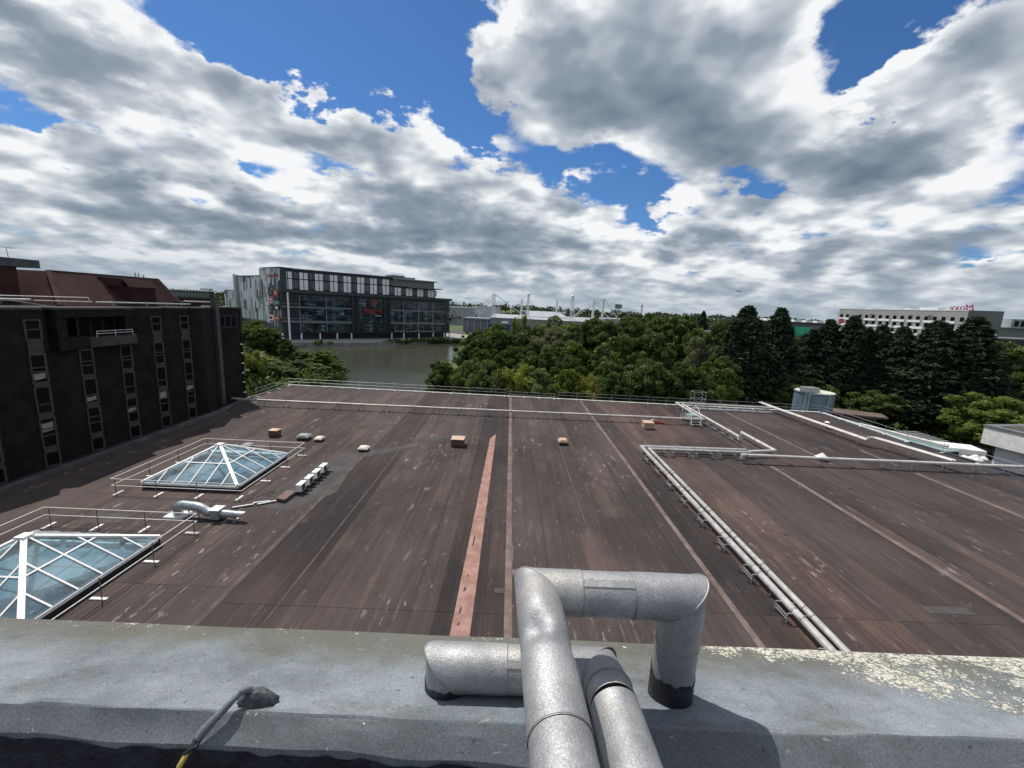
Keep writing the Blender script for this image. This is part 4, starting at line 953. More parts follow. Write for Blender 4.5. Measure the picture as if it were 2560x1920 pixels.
# ------------------------------------------------------------------ dark brick hotel wing on the left, saw-tooth bays
BB = thing('brick_building', (-36, 36, 0), 'dark brick building with saw-tooth bays and brown tiled roof on the left', 'building')
YC = [15.78, 19.21, 22.64, 26.07, 29.5, 32.93, 36.36, 39.79, 43.22]
XP, XR = -32.92, -33.72
def facade(o=0.0):
    pts = [(XR+o, 12.0)]
    for yc in YC: pts += [(XR+o, yc-2.2-o*.2), (XP+o, yc+.45+o*.2)]
    pts += [(XR+.1+o, YC[-1]+1.15), (XP+.05+o, YC[-1]+2.2), (-33.35+o, 46.6), (-34.25+o, 49.3), (-33.45+o, 52.9+o), (-37, 53.6+o)]
    return pts
back = [(-52, 53.6), (-52, 12)]
# body in storeys (string courses between), coping on top
body = facade()
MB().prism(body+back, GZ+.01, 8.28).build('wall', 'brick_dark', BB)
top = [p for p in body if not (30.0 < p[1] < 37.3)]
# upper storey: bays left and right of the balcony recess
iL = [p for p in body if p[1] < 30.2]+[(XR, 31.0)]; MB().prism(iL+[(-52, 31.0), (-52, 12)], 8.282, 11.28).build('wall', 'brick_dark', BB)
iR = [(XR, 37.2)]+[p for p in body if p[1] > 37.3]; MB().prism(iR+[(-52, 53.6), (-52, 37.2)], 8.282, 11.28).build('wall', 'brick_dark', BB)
MB().box(-50, -34.6, 31.0, 37.2, 8.282, 11.2).build('wall', 'brick_dark', BB)
MB().box(-34.598, -32.86, 31.0, 37.2, 10.72, 11.28).build('lintel_band', 'brick_dark', BB)
MB().box(-34.598, -33.0, 31.0, 31.72, 8.282, 10.718).build('jamb', 'brick_dark', BB); MB().box(-34.598, -33.0, 36.55, 37.2, 8.282, 10.718).build('jamb', 'brick_dark', BB)
MB().box(-34.598, -32.99, 31.722, 36.548, 8.282, 9.20).build('balcony_front', 'brick_dark', BB)
MB().add([(-32.99,33.3,8.32),(-32.45,33.7,8.42),(-32.45,36.9,8.42),(-32.99,37.1,8.32),(-32.99,33.3,9.16),(-32.45,33.7,9.16),(-32.45,36.9,9.16),(-32.99,37.1,9.16)], [(0,3,2,1),(4,5,6,7),(0,1,5,4),(1,2,6,5),(2,3,7,6),(3,0,4,7)]).build('balcony', 'conc_frame', BB)
for z_ in (9.42, 9.62): MB().tube([(-32.6, 33.5, z_), (-32.6, 36.7, z_)], .02, 6).build('balcony_rail', 'rail', BB, smooth=True)
for y in (33.5, 35.1, 36.7): MB().tube([(-32.6, y, 9.16), (-32.6, y, 9.62)], .018, 6).build('balcony_post', 'rail', BB, smooth=True)
rw = MB().box(-34.59, -34.5, 31.8, 33.3, 9.21, 10.70).build('shutter', 'glass_blue', BB)
for k in range(3):
    y0 = 33.4+1.05*k; w = MB().box(-34.0, -33.96, y0+.05, y0+1.0, 9.25, 10.62).build('window', 'glass_dark', BB)
    for y in (y0, y0+1.02): MB().box(-34.02, -33.92, y-.04, y+.04, 9.205, 10.71).build('frame', 'conc_frame', w)
for k, z_ in enumerate((8.29,)): pass
cop = facade(.09)
MB().prism([p for p in cop if p[1] < 31]+[(-32.72, 31.1), (-32.72, 37.3)]+[p for p in cop if p[1] > 37.4]+[(-52, 53.7), (-52, 12)], 11.29, 11.44).build('coping', 'coping', BB)
# window strips on the slanted faces
def strip(yc, levels):
    a, b_ = Vector((XR, yc-2.2)), Vector((XP, yc+.45)); d = (b_-a).normalized(); L = (b_-a).length
    fr = Frame(a, d, True); s0, s1 = L-.98, L-.10
    for (z0, z1, mids) in levels:
        w = MB(fr).box(s0+.10, s1-.10, -.03, .05, z0, z1).build('window', 'glass_dark', BB)
        for (p0, p1, q0, q1) in ((s0, s0+.10, z0-.1, z1+.1), (s1-.10, s1+.02, z0-.1, z1+.1)): MB(fr).box(p0, p1, -.11, .03, q0, q1).build('frame', 'conc_frame', w)
        for q0 in (z0-.1, z1): MB(fr).box(s0+.10, s1-.10, -.10, .03, q0, q0+.1).build('sill', 'conc_frame', w)
        for zm in mids: MB(fr).box(s0+.10, s1-.10, -.09, .03, zm, zm+.09).build('transom', 'conc_frame', w)
    zs = [l[:2] for l in levels]
    for (za, zb) in zip(zs[1:], zs): 
        if za[1]+.1 < zb[0]-.1: MB(fr).box(s0+.06, s1-.02, -.085, .03, za[1]+.101, zb[0]-.101).build('spandrel', 'conc_frame', BB)
TOPW = (9.32, 10.55, (9.9,)); LEV = [(6.28, 8.15, (6.95, 7.25)), (4.05, 5.85, (4.6,)), (1.55, 3.55, (2.3, 2.8)), (.12, 1.05, ())]
for i, yc in enumerate(YC):
    strip(yc, ([] if i in (5, 6) else [TOPW])+LEV)
# pale slanted quads set on the face of some panes
for (yc, z0, z1) in ((29.5, 2.6, 3.3), (32.93, 4.1, 4.5), (36.36, 2.4, 2.75), (39.79, 2.75, 3.5), (43.22, 3.0, 3.5), (29.5, 6.4, 6.9)):
    a = Vector((XR, yc-2.2)); d = (Vector((XP, yc+.45))-a).normalized(); fr = Frame(a, d, True); L = 2.77
    MB(fr).add([(L-.86, -.034, z0), (L-.22, -.034, z0+.1), (L-.22, -.036, z1), (L-.86, -.036, z1-.06)], [(0, 1, 2, 3)]).build('pale_quad', 'dome_grey', BB, fix=False)
# end bay: wide window, narrow slits, tall duct
fr = Frame((-34.25, 49.3), (.8, 3.6), True)
w = MB(fr).box(.5, 3.0, -.02, .05, 9.1, 10.4).build('window', 'glass_blue', BB)
for s_ in (.5, 1.32, 2.16, 3.0): MB(fr).box(s_-.05, s_+.05, -.10, .02, 9.02, 10.48).build('frame', 'conc_frame', w)
for z_ in (9.02, 10.40): MB(fr).box(.55, 2.95, -.09, .02, z_, z_+.08).build('sill', 'conc_frame', w)
for k, (z0, z1) in enumerate(((7.0, 7.9), (5.9, 6.7), (4.6, 5.5), (3.4, 4.3), (2.2, 3.1), (.9, 1.9))):
    w = MB(fr).box(3.38, 3.62, -.03, .05, z0, z1).build('window', 'glass_dark', BB); MB(fr).box(3.34, 3.66, -.07, .02, z0-.16, z0-.02).build('sill', 'foot_white', w)
MB().box(-34.35, -33.72, 48.95, 49.5, .02, 12.3).build('vertical_duct', 'dark_metal', BB); MB().box(-34.42, -33.66, 48.9, 49.56, 12.3, 12.42).build('duct_cap', 'coping', BB)
# silver pipes and rails along the eaves
MB().tube([(-34.0, 20, 12.24), (-34.0, 34.6, 12.18), (-34.0, 34.7, 11.9)], .03, 8).build('eaves_rail', 'rail', BB, smooth=True)
MB().tube([(-34.2, 20, 11.95), (-34.2, 30.6, 11.93)], .10, 10).build('eaves_pipe', 'pipe_silver', BB, smooth=True)
MB().tube([(-34.0, 30.6, 11.9), (-34.0, 34.9, 11.84)], .045, 8).build('eaves_pipe', 'pipe_silver', BB, smooth=True)
MB().tube([(-34.0, 35.2, 11.82), (-34.1, 36.4, 11.82), (-34.1, 45.6, 11.72)], .075, 10).build('eaves_pipe', 'pipe_silver', BB, smooth=True)
MB().tube([(-34.9, 45.8, 12.0), (-34.9, 50.4, 11.95)], .09, 10).build('eaves_pipe', 'pipe_silver', BB, smooth=True)
for y in (36.8, 40.2, 42.5, 44.4): MB().bar((-34.1, y, 11.44), (-34.1, y, 11.9), .07).build('pipe_bracket', 'galv', BB)
MB().bar((-34.6, 27.3, 12.25), (-33.4, 31.4, 11.5), .05).build('brace', 'galv', BB)
MB().box(-36.2, -34.9, 24, 28.9, 11.45, 12.1).build('plant_box', 'clad_light', BB)
MB().box(-38, -35.2, 45.9, 48.7, 11.45, 11.95).build('plinth_wall', 'brick_red', BB)
# ribbed brown mansard
def mansard():
    nb = 58; vs = []; fs = []
    for i in range(nb*4+1):
        t = i/(nb*4); k = i % 4; lift = .10 if k in (1, 2) else 0.0
        yb = 33.9+t*(46.6-33.9); yt = 36.2+t*(47.2-36.2)
        vs += [(-35.6+lift*.8, yb, 11.46+lift*.5), (-38.6+lift*.8, yt, 14.18+lift*.5)]
    fs = [(2*i, 2*i+2, 2*i+3, 2*i+1) for i in range(nb*4)]
    MB().add(vs, fs).build('tiled_slope', 'tile_brown', BB, fix=False)
    MB().add([(-35.6,46.6,11.46),(-38.6,47.2,14.18),(-44,47.2,14.18),(-46,46.8,11.46)], [(0,3,2,1)]).build('gable', 'tile_brown', BB, fix=False)
    MB().add([(-35.6,33.9,11.46),(-38.6,36.2,14.18),(-44,36.2,14.18),(-46,33.9,11.46)], [(0,1,2,3)]).build('gable', 'brick_red', BB, fix=False)
    MB().add([(-38.6,36.2,14.18),(-38.6,47.2,14.18),(-44,47.2,14.18),(-44,36.2,14.18)], [(0,1,2,3)]).build('roof_flat', 'roof_grey', BB, fix=False)
    MB().bar((-38.55, 36.1, 14.22), (-38.55, 47.25, 14.22), .14, .10).build('ridge_cap', 'coping', BB)
    MB().bar((-35.55, 33.85, 11.5), (-38.55, 36.15, 14.22), .30, .10).build('hip_cap', 'brick_red', BB); MB().bar((-35.55, 46.62, 11.5), (-38.55, 47.22, 14.22), .14, .10).build('hip_cap', 'coping', BB)
    # louvred dormer
    D_ = MB().box(-38.2, -35.55, 40.1, 43.1, 11.47, 13.25).build('dormer', 'louvre', BB)
    for k in range(14): MB().bar((-35.53, 40.15, 11.75+.105*k), (-35.53, 43.05, 11.75+.105*k), .05, .04).build('louvre_blade', 'tile_brown', D_)
    MB().box(-38.5, -36.03, 40.02, 43.18, 13.252, 13.9).build('dormer_top', 'tile_brown', BB)
    vs = []
    for i in range(61):
        lift = .04 if i % 4 in (1, 2) else 0; y = 40.0+3.2*i/60; vs += [(-35.4+lift, y, 13.2), (-36.0+lift, y, 13.92)]
    MB().add(vs, [(2*i, 2*i+2, 2*i+3, 2*i+1) for i in range(60)]).build('dormer_hood', 'tile_brown', BB, fix=False)
    MB().add([(-36.0, 40.0, 13.92), (-36.0, 43.2, 13.92), (-38.5, 43.2, 14.0), (-38.5, 40.0, 14.0)], [(0, 1, 2, 3)]).build('dormer_roof', 'louvre', BB, fix=False)
mansard()
MB().box(-46, -38.0, 14, 33.4, 11.46, 14.3).build('penthouse', 'brick_red', BB); MB().box(-46.3, -37.9, 14, 35.0, 14.302, 14.92).build('penthouse_fascia', 'dark_metal', BB)
MB().box(-37.99, -37.4, 30.4, 31.6, 11.46, 13.0).build('plant_cabinet', 'dark_metal', BB)
MB().box(-37.38, -37.36, 30.9, 31.15, 12.5, 12.75).build('notice', 'sign_white', BB)
MB().box(-38.3, -37.85, 28.2, 30.6, 13.0, 14.2).build('louvre_panel', 'brick_red', BB)
m_ = bpy.data.materials.new('lamp_glow'); m_.use_nodes = True; e_ = m_.node_tree.nodes['Principled BSDF']; e_.inputs['Emission Color'].default_value = (1, .85, .55, 1); e_.inputs['Emission Strength'].default_value = 1.6; MATS['lamp_glow'] = m_
MB().lathe((-37.75, 30.0, 13.28), [(.02, -.14), (.12, -.08), (.15, 0), (.12, .08), (.02, .14)], 12).build('bulkhead_lamp', 'lamp_glow', BB, smooth=True)
for (y, l) in ((44.6, .5), (45.6, .35)):
    MB().bar((-38.7, y, 14.2), (-38.7, y, 14.2+l), .08).build('roof_stub', 'galv', BB)
MB().bar((-38.7, 44.6, 14.4), (-38.7, 45.0, 14.4), .06).build('roof_stub', 'galv', BB); MB().bar((-38.7, 45.0, 14.3), (-38.7, 45.0, 14.7), .06).build('roof_stub', 'galv', BB)
AE = thing('tv_aerial', (-39, 33.9, 14.92), 'thin television aerial on the dark rooftop box at far left', 'aerial')
MB().tube([(-39, 33.85, 14.9), (-39, 33.8, 15.75)], .025, 6).build('mast', 'galv', AE, smooth=True)
MB().tube([(-39.1, 33.35, 15.72), (-38.9, 34.35, 15.72)], .02, 6).build('boom', 'galv', AE, smooth=True)
for k in range(4): MB().tube([(-39.2, 33.4+.25*k, 15.60), (-38.8, 33.45+.25*k, 15.84)], .012, 5).build('element', 'galv', AE, smooth=True)
# ------------------------------------------------------------------ glass leisure complex across the lake
RWO = Vector((-104.04, 199.8)); RWD = Vector((.7656, .6434))
RW = thing('leisure_complex', (-75, 232, GZ), 'dark glass leisure complex with white panels and grey clad side across the lake', 'building')
F = Frame(RWO, RWD, True)
def FB(x0, x1, y0, y1, z0, z1, name, m, par=None): return MB(F).box(x0, x1, y0, y1, z0, z1).build(name, m, par or RW)
# podium, rounded right end
rr = 7.0; arc = [(84+rr*math.sin(t), rr-rr*math.cos(t)) for t in [R(a) for a in range(0, 91, 15)]]
MB(F).prism([(0.5, .35)]+[(x, y+.35) for x, y in arc]+[(91, 46), (0.5, 46)], -3.6, 14.9).build('podium', 'rw_black', RW)
MB(F).prism([(-3.2, -1.2)]+[(x+.7, y-1.2) for x, y in arc]+[(91.9, 46), (-3.2, 46)], 14.902, 16.2).build('podium_roof', 'rw_fascia', RW)
FB(2, 88, 4, 40, GZ+.01, -3.602, 'undercroft', 'rw_black')
MB(F).prism([(-1, -.6)]+[(x+.3, y-.6) for x, y in arc]+[(91.4, 30), (-1, 30)], -3.9, -3.3).build('deck', 'rw_black', RW)
# hotel block above, glass penthouse at the right end
FB(-3, 51.9, .8, 30, 16.202, 25.5, 'hotel_block', 'rw_black'); FB(-3.2, 52.1, .3, 30.3, 25.502, 26.0, 'hotel_roof', 'rw_fascia')
FB(51.92, 78.1, .8, 26, 16.202, 21.0, 'hotel_block', 'rw_black')
FB(60.5, 81.3, -1.6, 26, 21.0, 21.45, 'balcony_slab', 'roof_grey'); FB(52.2, 77.6, 1.0, 24, 21.002 if False else 21.46, 25.0, 'penthouse', 'rw_spandrel'); FB(51.9, 79.0, -.6, 25, 25.002, 25.5, 'penthouse_roof', 'clad_mid')
FB(56, 68, 6, 20, 25.502, 26.8, 'plant_room', 'clad_mid'); FB(53, 60, 3, 12, 25.502, 27.2, 'plant_room', 'roof_grey')
MB(F).bar((78.3, .2, 22.4), (81.0, -1.2, 22.4), .1).build('balcony_rail', 'galv', RW)
pane = unit_box('pane', 'curtain_glass')
ang = math.atan2(RWD.y, RWD.x)
def glaze(s0, s1, n, floors, name='pane', off=.30, deep=.06):
    w = (s1-s0)/n
    for (z0, z1) in floors:
        for k in range(n):
            inst(name, pane, RW, F((s0+(k+.5)*w, off, (z0+z1)/2)), ang, (w-.14, deep, z1-z0-.12))
FL = [(11.2, 13.9), (8.75, 11.15), (2.1, 7.9), (-3.2, .9)]
glaze(5.2, 29.3, 13, [(11.6, 13.9), (8.8, 11.5), (2.1, 4.9), (5.0, 7.9), (-3.2, .85)])
glaze(33.3, 46.2, 7, [(8.9, 13.6), (3.2, 7.9), (-3.2, 1.0), (1.4, 3.0)])
glaze(50.8, 84.0, 18, [(8.9, 13.6), (2.1, 7.9), (-3.2, .85)])
for z0, z1 in ((8.9, 13.6), (2.1, 7.9), (-3.2, .85)):                       # panes round the curved end
    for k in range(5):
        t = R(9+18*k); c = F((84+(rr)*math.sin(t), .30+rr-rr*math.cos(t), (z0+z1)/2)); inst('pane', pane, RW, c, ang+t, (2.1, .06, z1-z0-.12))
for z0, z1 in ((7.95, 8.75), (.95, 2.05)):
    FB(.6, 29.5, .05, .36, z0, z1, 'floor_band', 'rw_spandrel'); FB(50.6, 84.4, .05, .36, z0, z1, 'floor_band', 'rw_spandrel')
for s_ in (29.9, 32.4, 47.0, 49.6): FB(s_-.45, s_+.75, -.25, .4, -3.5, 14.9, 'pier', 'rw_black')
for s_ in (5.1, 17.2): FB(s_-.12, s_+.12, -.05, .34, -3.5, 13.95, 'mullion', 'clad_mid')
for s_ in (58.0, 67.3, 76.5): FB(s_-.12, s_+.12, -.05, .34, -3.5, 13.7, 'mullion', 'clad_mid')
# open corner terraces with a white raking column
for z_ in (8.0, 1.2): FB(-2.6, 5.0, -.8, 3.5, z_, z_+.75, 'terrace', 'rw_spandrel'); MB(F).bar((-2.5, -.7, z_+1.85), (5, -.7, z_+1.85), .1).build('terrace_rail', 'galv', RW)
MB(F).tube([(-.1, -.9, 14.9), (.1, -.9, GZ+.01)], .42, 10).build('raking_column', 'rw_white', RW, smooth=True)
for s_ in (-2.85, 5.25, 13.71, 21.87, 29.0, 50.9, 58.0, 67.3, 76.5, 83.9, 90.5):
    MB(F).tube([(s_, -.3 if s_ < 85 else 4.5, GZ+.01), (s_, -.3 if s_ < 85 else 4.5, -3.9)], .36, 8).build('column', 'rw_white', RW, smooth=True)
for k in range(15): FB(52.3+1.75*k, 53.0+1.75*k, -.72, -.62, -3.15, -2.85, 'deck_light', 'rw_white')
# white and grey panels of the hotel floors
wp = unit_box('facade_panel', 'rw_white')
for k in range(12):
    s_ = -1.15+6.85*k-(.18*k if k > 3 else 0)*.35; rows = [(21.5, 24.4), (16.5, 21.1)] if k < 8 else [(16.5, 20.5)]
    for z0, z1 in rows:
        for a, w in ((0, 1.55), (1.95, 1.6)): inst('facade_panel', wp, RW, F((s_+a+w/2, .74, (z0+z1)/2)), ang, (w, .14, z1-z0))
        for a, w in ((-1.05, .62), (3.75, .62), (4.75, .8)): inst('facade_panel', wp, RW, F((s_+a+w/2, .76, (z0+z1)/2+.1)), ang, (w, .12, (z1-z0)*(.9 if z0 > 20 else .8)), m='rw_grey')
    for z0, z1 in rows: FB(s_-1.2, s_+3.9, .60, .80, z1+.12, z1+.3, 'panel_rail', 'rw_black')
# red roundel and lettering on the central glass
emb = F((41.2, .05, 12.3)); fm = plane_mx(emb, RWD.to_3d())
rg = MB(); n = 28; vs = []
for i, r_ in enumerate((1.55, 1.15)):
    for k in range(n): t = 2*math.pi*k/n; p = fm @ Vector((r_*math.cos(t), r_*math.sin(t), .06)); vs.append(tuple(p))
rg.add(vs, [(k, (k+1) % n, n+(k+1) % n, n+k) for k in range(n)]).build('roundel', 'sign_red', RW, fix=False)
for (x0, y0, x1, y1) in ((-.5, -.75, -.5, .35), (.5, -.75, .5, .35), (-.5, .35, 0, .0), (0, 0, .5, .35), (0, 0, 0, -.9), (-.25, .9, .25, .9)):
    MB().bar(fm @ Vector((x0, y0, .05)), fm @ Vector((x1, y1, .05)), .3, .08).build('roundel_bar', 'sign_red', RW)
text('Resorts', 'lettering', 2.9, 'sign_red', RW, plane_mx(F((40.2, .0, 7.9)), RWD.to_3d()), .05, .3, xs=1.05)
MB().bar(F((35.0, .0, 6.5)), F((43.5, .0, 6.3)), .2, .28).build('lettering', 'sign_red', RW)
text('World', 'lettering', 1.1, 'sign_white', RW, plane_mx(F((43.4, .0, 5.2)), RWD.to_3d()), .04)
# ---- clad side face
th = R(38); SD = Vector((-math.cos(th), math.sin(th))); SO = RWO-RWD*3.0; S2 = Frame(SO, SD, False)
def SB(x0, x1, y0, y1, z0, z1, name, m): return MB(S2).box(x0, x1, y0, y1, z0, z1).build(name, m, RW)
MB(S2).add([(-.0,.3,GZ),(20.2,.3,GZ),(20.2,28,GZ),(0,28,GZ),(0,.3,25.9),(20.2,.3,25.6),(20.2,28,25.6),(0,28,25.9)], [(0,3,2,1),(4,5,6,7),(0,1,5,4),(1,2,6,5),(2,3,7,6),(3,0,4,7)]).build('side_block', 'clad_dark', RW)
SB(20.22, 53.6, .3, 28, GZ+.01, 22.3, 'side_block', 'clad_dark'); SB(53.62, 68, .3, 24, GZ+.01, 15.2, 'side_block', 'clad_dark')
SB(20.0, 54.0, -.05, 6, 22.302, 22.6, 'side_coping', 'rw_fascia'); SB(-.2, 20.4, -.05, 6, 25.95, 26.2, 'side_coping', 'rw_fascia')
SB(47.2, 51.3, -.8, .28, GZ, 22.9, 'flue_tower', 'clad_mid')
for s_ in (48.5, 49.8): SB(s_, s_+.7, -1.25, -.82, 0, 23.4, 'flue', 'clad_light')
cp = unit_box('clad_panel', 'clad_light'); sang = math.atan2(SD.y, SD.x); rg_ = random.Random(21)
s_ = 0.1; count = 0
while s_ < 67.5:
    w = rg_.uniform(1.1, 1.9); topz = 25.8 if s_ < 20 else (22.1 if s_ < 53 else 15.0-.3*max(0, s_-60)); z_ = (-2.0+.17*s_ if s_ < 18 else 1.0) if s_ < 45 else 6.0
    if 46.8 < s_ < 51.4: s_ += w; continue
    while z_ < topz-.8:
        hgt = min(rg_.uniform(3.4, 6.0), topz-z_)
        near = s_ < 11 and z_ < 17
        u = rg_.random(); m_ = ('clad_dark' if u < .75 else 'clad_mid') if near else ('clad_light' if u < (.34 if s_ < 20 else .55) else ('clad_mid' if u < .82 else 'clad_dark'))
        if count < 295 and not (near and u < .4):
            inst('clad_panel', cp, RW, S2((s_+w/2, .24, z_+hgt/2)), sang, (w-.06, .16+.1*rg_.random(), hgt-.08), m=m_); count += 1
        z_ += hgt
    s_ += w
def sside(a, b_, z0, z1, m, name='sign_panel'): return SB(min(a, b_), max(a, b_), -.32, .12, z0, z1, name, m)
sm = lambda s_, z_, n_=-.36: plane_mx(S2((s_, n_, z_)), (-SD).to_3d())
text('Genting Hotel', 'lettering', 2.3, 'sign_red', RW, sm(6.6, 22.4, -.12), .05, .35, xs=.82)
sside(6.4, 1.5, 12.9, 15.9, 'sign_red'); text('XX', 'lettering', 1.9, 'sign_white', RW, sm(3.9, 14.5), .02)
sside(11.0, 6.9, 12.9, 15.9, 'sign_black'); text('i', 'lettering', 2.2, 'sign_white', RW, sm(9, 14.5), .02)
sside(11.2, 6.9, 9.4, 12.5, 'sign_pink'); MB(S2).box(7.6, 10.5, -.36, -.33, 11.2, 11.6).build('sign_line', 'sign_white', RW); MB(S2).box(8.2, 9.9, -.36, -.33, 9.8, 10.3).build('sign_line', 'sign_white', RW)
sside(6.4, 1.5, 11.0, 12.5, 'sign_black'); sside(6.4, 1.5, 9.4, 10.8, 'sign_teal')
sside(11.0, 6.9, 6.6, 8.8, 'sign_black'); sside(6.4, 1.5, 6.6, 8.8, 'sign_black'); MB(S2).lathe((3, -.34, 7.0), [(.05, 0), (.8, .2), (.8, 1.0), (.2, 1.4)], 8).build('sign_mark', 'sign_white', RW)
MB(S2).add([(8.4,-.36,7.5),(9.1,-.36,7.2),(10.2,-.36,8.1),(9.2,-.36,7.6)], [(0,1,2,3)]).build('sign_mark', 'sign_white', RW, fix=False)
sside(11.3, 7.4, 1.6, 4.1, 'sign_white'); sside(7.38, 1.3, 1.5, 4.1, 'sign_red'); text('OUTLET', 'lettering', 1.45, 'sign_white', RW, sm(4.3, 2.8), .02)
MB(S2).lathe((9.3, -.5, 2.1), [(.05, 0), (.9, .3), (.9, 1.2), (.05, 1.5)], 10).build('sign_mark', 'sign_red', RW)

# ------------------------------------------------------------------ arena with white masts and stays
AR = thing('arena_hall', (20, 325, GZ), 'long grey arena hall with white masts and stay cables beyond the trees', 'building')
def AB(x0, x1, y0, y1, z0, z1, name, m): return MB().box(x0, x1, y0, y1, z0, z1).build(name, m, AR)
AB(-36, -15.8, 322, 350, GZ, 3.6, 'hall', 'arena_wall'); AB(-15.7, 80, 318, 370, GZ, 4.8, 'hall', 'arena_wall')
MB().add([(-16,317.5,4.802),(6,317.5,4.802),(6,345,7.2),(-13.5,345,7.2)], [(0,1,2,3)]).build('roof_slope', 'arena_roof', AR, fix=False)
MB().add([(6.2,317.5,4.802),(70,317.5,4.802),(66,340,7.6),(6.2,340,7.6)], [(0,1,2,3)]).build('roof_slope', 'arena_roof', AR, fix=False)
MB().add([(12,330,6.6),(45,330,6.6),(40,352,10.6),(13,352,10.6)], [(0,1,2,3)]).build('roof_slope', 'arena_roof', AR, fix=False); AB(12, 42, 352, 372, 4.81, 10.5, 'roof_block', 'arena_roof')
AB(-15.6, .6, 316.8, 317.98, GZ, -.2, 'blue_base', 'arena_blue'); AB(22, 68, 317.2, 317.98, GZ, 4.0, 'blue_base', 'arena_wall')
for x in (-33, -28, -23, -18): AB(x, x+.6, 321.2, 321.98, GZ, 3.7, 'pier', 'galv')
AB(-36, -15.8, 320.8, 321.9, 2.7, 3.7, 'eaves_band', 'clad_mid')
AB(-7, -2, 317.2, 317.98, .8, 2.6, 'sign_board', 'sign_white'); AB(58, 64, 316.9, 317.98, .5, 1.6, 'sign_board', 'sign_white')
def lattice(x, y, z0, z1, w=1.8, tilt=0.0):
    for dx, dy in ((-w/2, 0), (w/2, 0), (0, w*.7)): MB().tube([(x+dx, y+dy, z0), (x+dx*.75+tilt, y+dy*.75, z1)], .26, 6).build('mast', 'mast_white', AR, smooth=True)
    n = 9
    for k in range(n):
        za, zb = z0+(z1-z0)*k/n, z0+(z1-z0)*(k+1)/n; sgn = 1 if k % 2 else -1
        MB().bar((x-sgn*w*.44, y, za), (x+sgn*w*.44, y, zb), .16).build('lattice_bar', 'mast_white', AR)
def stay(a, b_, w=.42): MB().bar(a, b_, w).build('stay', 'mast_white', AR)
lattice(-13.4, 320, 5, 22.2, 2.4); lattice(12.3, 322, 6, 23.0, 1.5); lattice(8.2, 352, 6, 20.5, 1.2); lattice(37.0, 352, 6, 20.6, 1.2); lattice(45.0, 318.5, -2, 22.8, 2.4); 
for x, y, zt_ in ((62.8, 330, 21.6), (67.8, 318, 22.3)): MB().tube([(x, y, 4.5), (x, y, zt_)], [.95, .8], 8).build('mast', 'mast_white', AR, smooth=True)
stay((-13.8, 320, 22.2), (-28.5, 320, 4.6)); stay((-13.4, 322, 20.2), (-25.6, 326, 4.6)); stay((-13.0, 320, 22.0), (7.5, 330, 8.4))
stay((62.8, 330, 21.4), (47, 325, 8)); stay((67.8, 318, 22.2), (45.5, 322, 6.6)); stay((62.8, 330, 21.2), (77.5, 324, 4.6)); stay((67.8, 318, 22.2), (82.4, 318, 4.9)); stay((82.4, 318, 4.9), (82, 318, -7))
stay((45, 319, 22.6), (40.5, 335, 8.5), .25); stay((45.2, 319, 22.6), (49.0, 318, -1), .25); stay((37, 352, 20.4), (33.5, 352, 8), .25); stay((37, 352, 20.4), (40.0, 352, 8), .25)
for x, y, z_ in ((12.3, 322, 23.4), (45.0, 318.5, 23.3)): MB().lathe((x, y, z_-.6), [(.9, 0), (1.1, .5), (.5, 1.1)], 8).build('mast_head', 'galv', AR, smooth=True)
AD = thing('floodlight_sign', (37.3, 150, GZ), 'tall post carrying a square dark-framed lit sign box above the trees', 'sign')
MB().tube([(37.3, 150, GZ), (37.3, 150, 14.4)], [.32, .22], 8).build('post', 'galv', AD, smooth=True)
MB().box(36.2, 38.4, 149.7, 150.3, 14.3, 15.7).build('box', 'dark_metal', AD); MB().box(36.5, 38.1, 149.6, 149.69, 14.55, 15.45).build('panel', 'dome_grey', AD)
PM = thing('telecom_mast', (151.8, 500, 0), 'slim telecom mast standing above the far woodland', 'mast')
MB().tube([(151.8, 500, -2), (151.8, 500, 20)], [.9, .6], 8).build('pole', 'galv', PM, smooth=True); MB().lathe((151.8, 500, 19.8), [(1.2, 0), (1.3, 2.5), (.5, 3.6)], 8).build('antenna_head', 'galv', PM, smooth=True)

# ------------------------------------------------------------------ hotel at the right
HT = thing('hotel_building', (190, 205, GZ), 'grey hotel block with white window bands and red rooftop sign at right', 'building')
HA, HC = Vector((177.6, 232)), Vector((192.2, 180)); HF = Frame(HA, HC-HA, True); HL = (HC-HA).length
MB(HF).box(0, HL, 0, 15, GZ, 20.2).build('main_block', 'hotel_grey', HT); MB(HF).box(-.1, HL+.1, -.1, 15.1, 20.202, 20.55).build('parapet', 'rw_white', HT)
EF = Frame(HC, Vector((201.2, 174.6))-HC, True)
MB(EF).box(0.05, 10.4, -.12, 3, GZ, 20.6).build('end_wall', 'hotel_dark', HT)
hw = unit_box('window', 'glass_dark'); ha = math.atan2(HF.d.y, HF.d.x); ea = math.atan2(EF.d.y, EF.d.x)
nW = 17
for r_ in range(5):
    zc = 16.75-3.0*r_
    for k in range(nW):
        s_ = 1.6+(HL-3.2)*k/(nW-1)
        if k == 2: continue
        off = .9 if r_ % 2 else 0
        inst('window', hw, HT, HF((min(s_+off*.5, HL-1), -.02, zc)), ha, (1.35, .16, 1.7)); 
    for k in range(0, nW-1, 2):
        s_ = 1.6+(HL-3.2)*(k+.5)/(nW-1)+(1.5 if r_ % 2 else 0); MB(HF).box(s_-2.6, min(s_+2.6, HL), -.14, .05, zc-1.95, zc-.9).build('white_band', 'hotel_white', HT)
for s_ in (16.5, 33.5, 41): MB(HF).box(s_-.8, s_+.8, -.06, .03, 3, 18.2).build('dark_band', 'hotel_dark', HT)
MB(HF).box(1.0, 3.2, -.16, .03, 12.6, 15.2).build('red_panel', 'sign_magenta', HT)
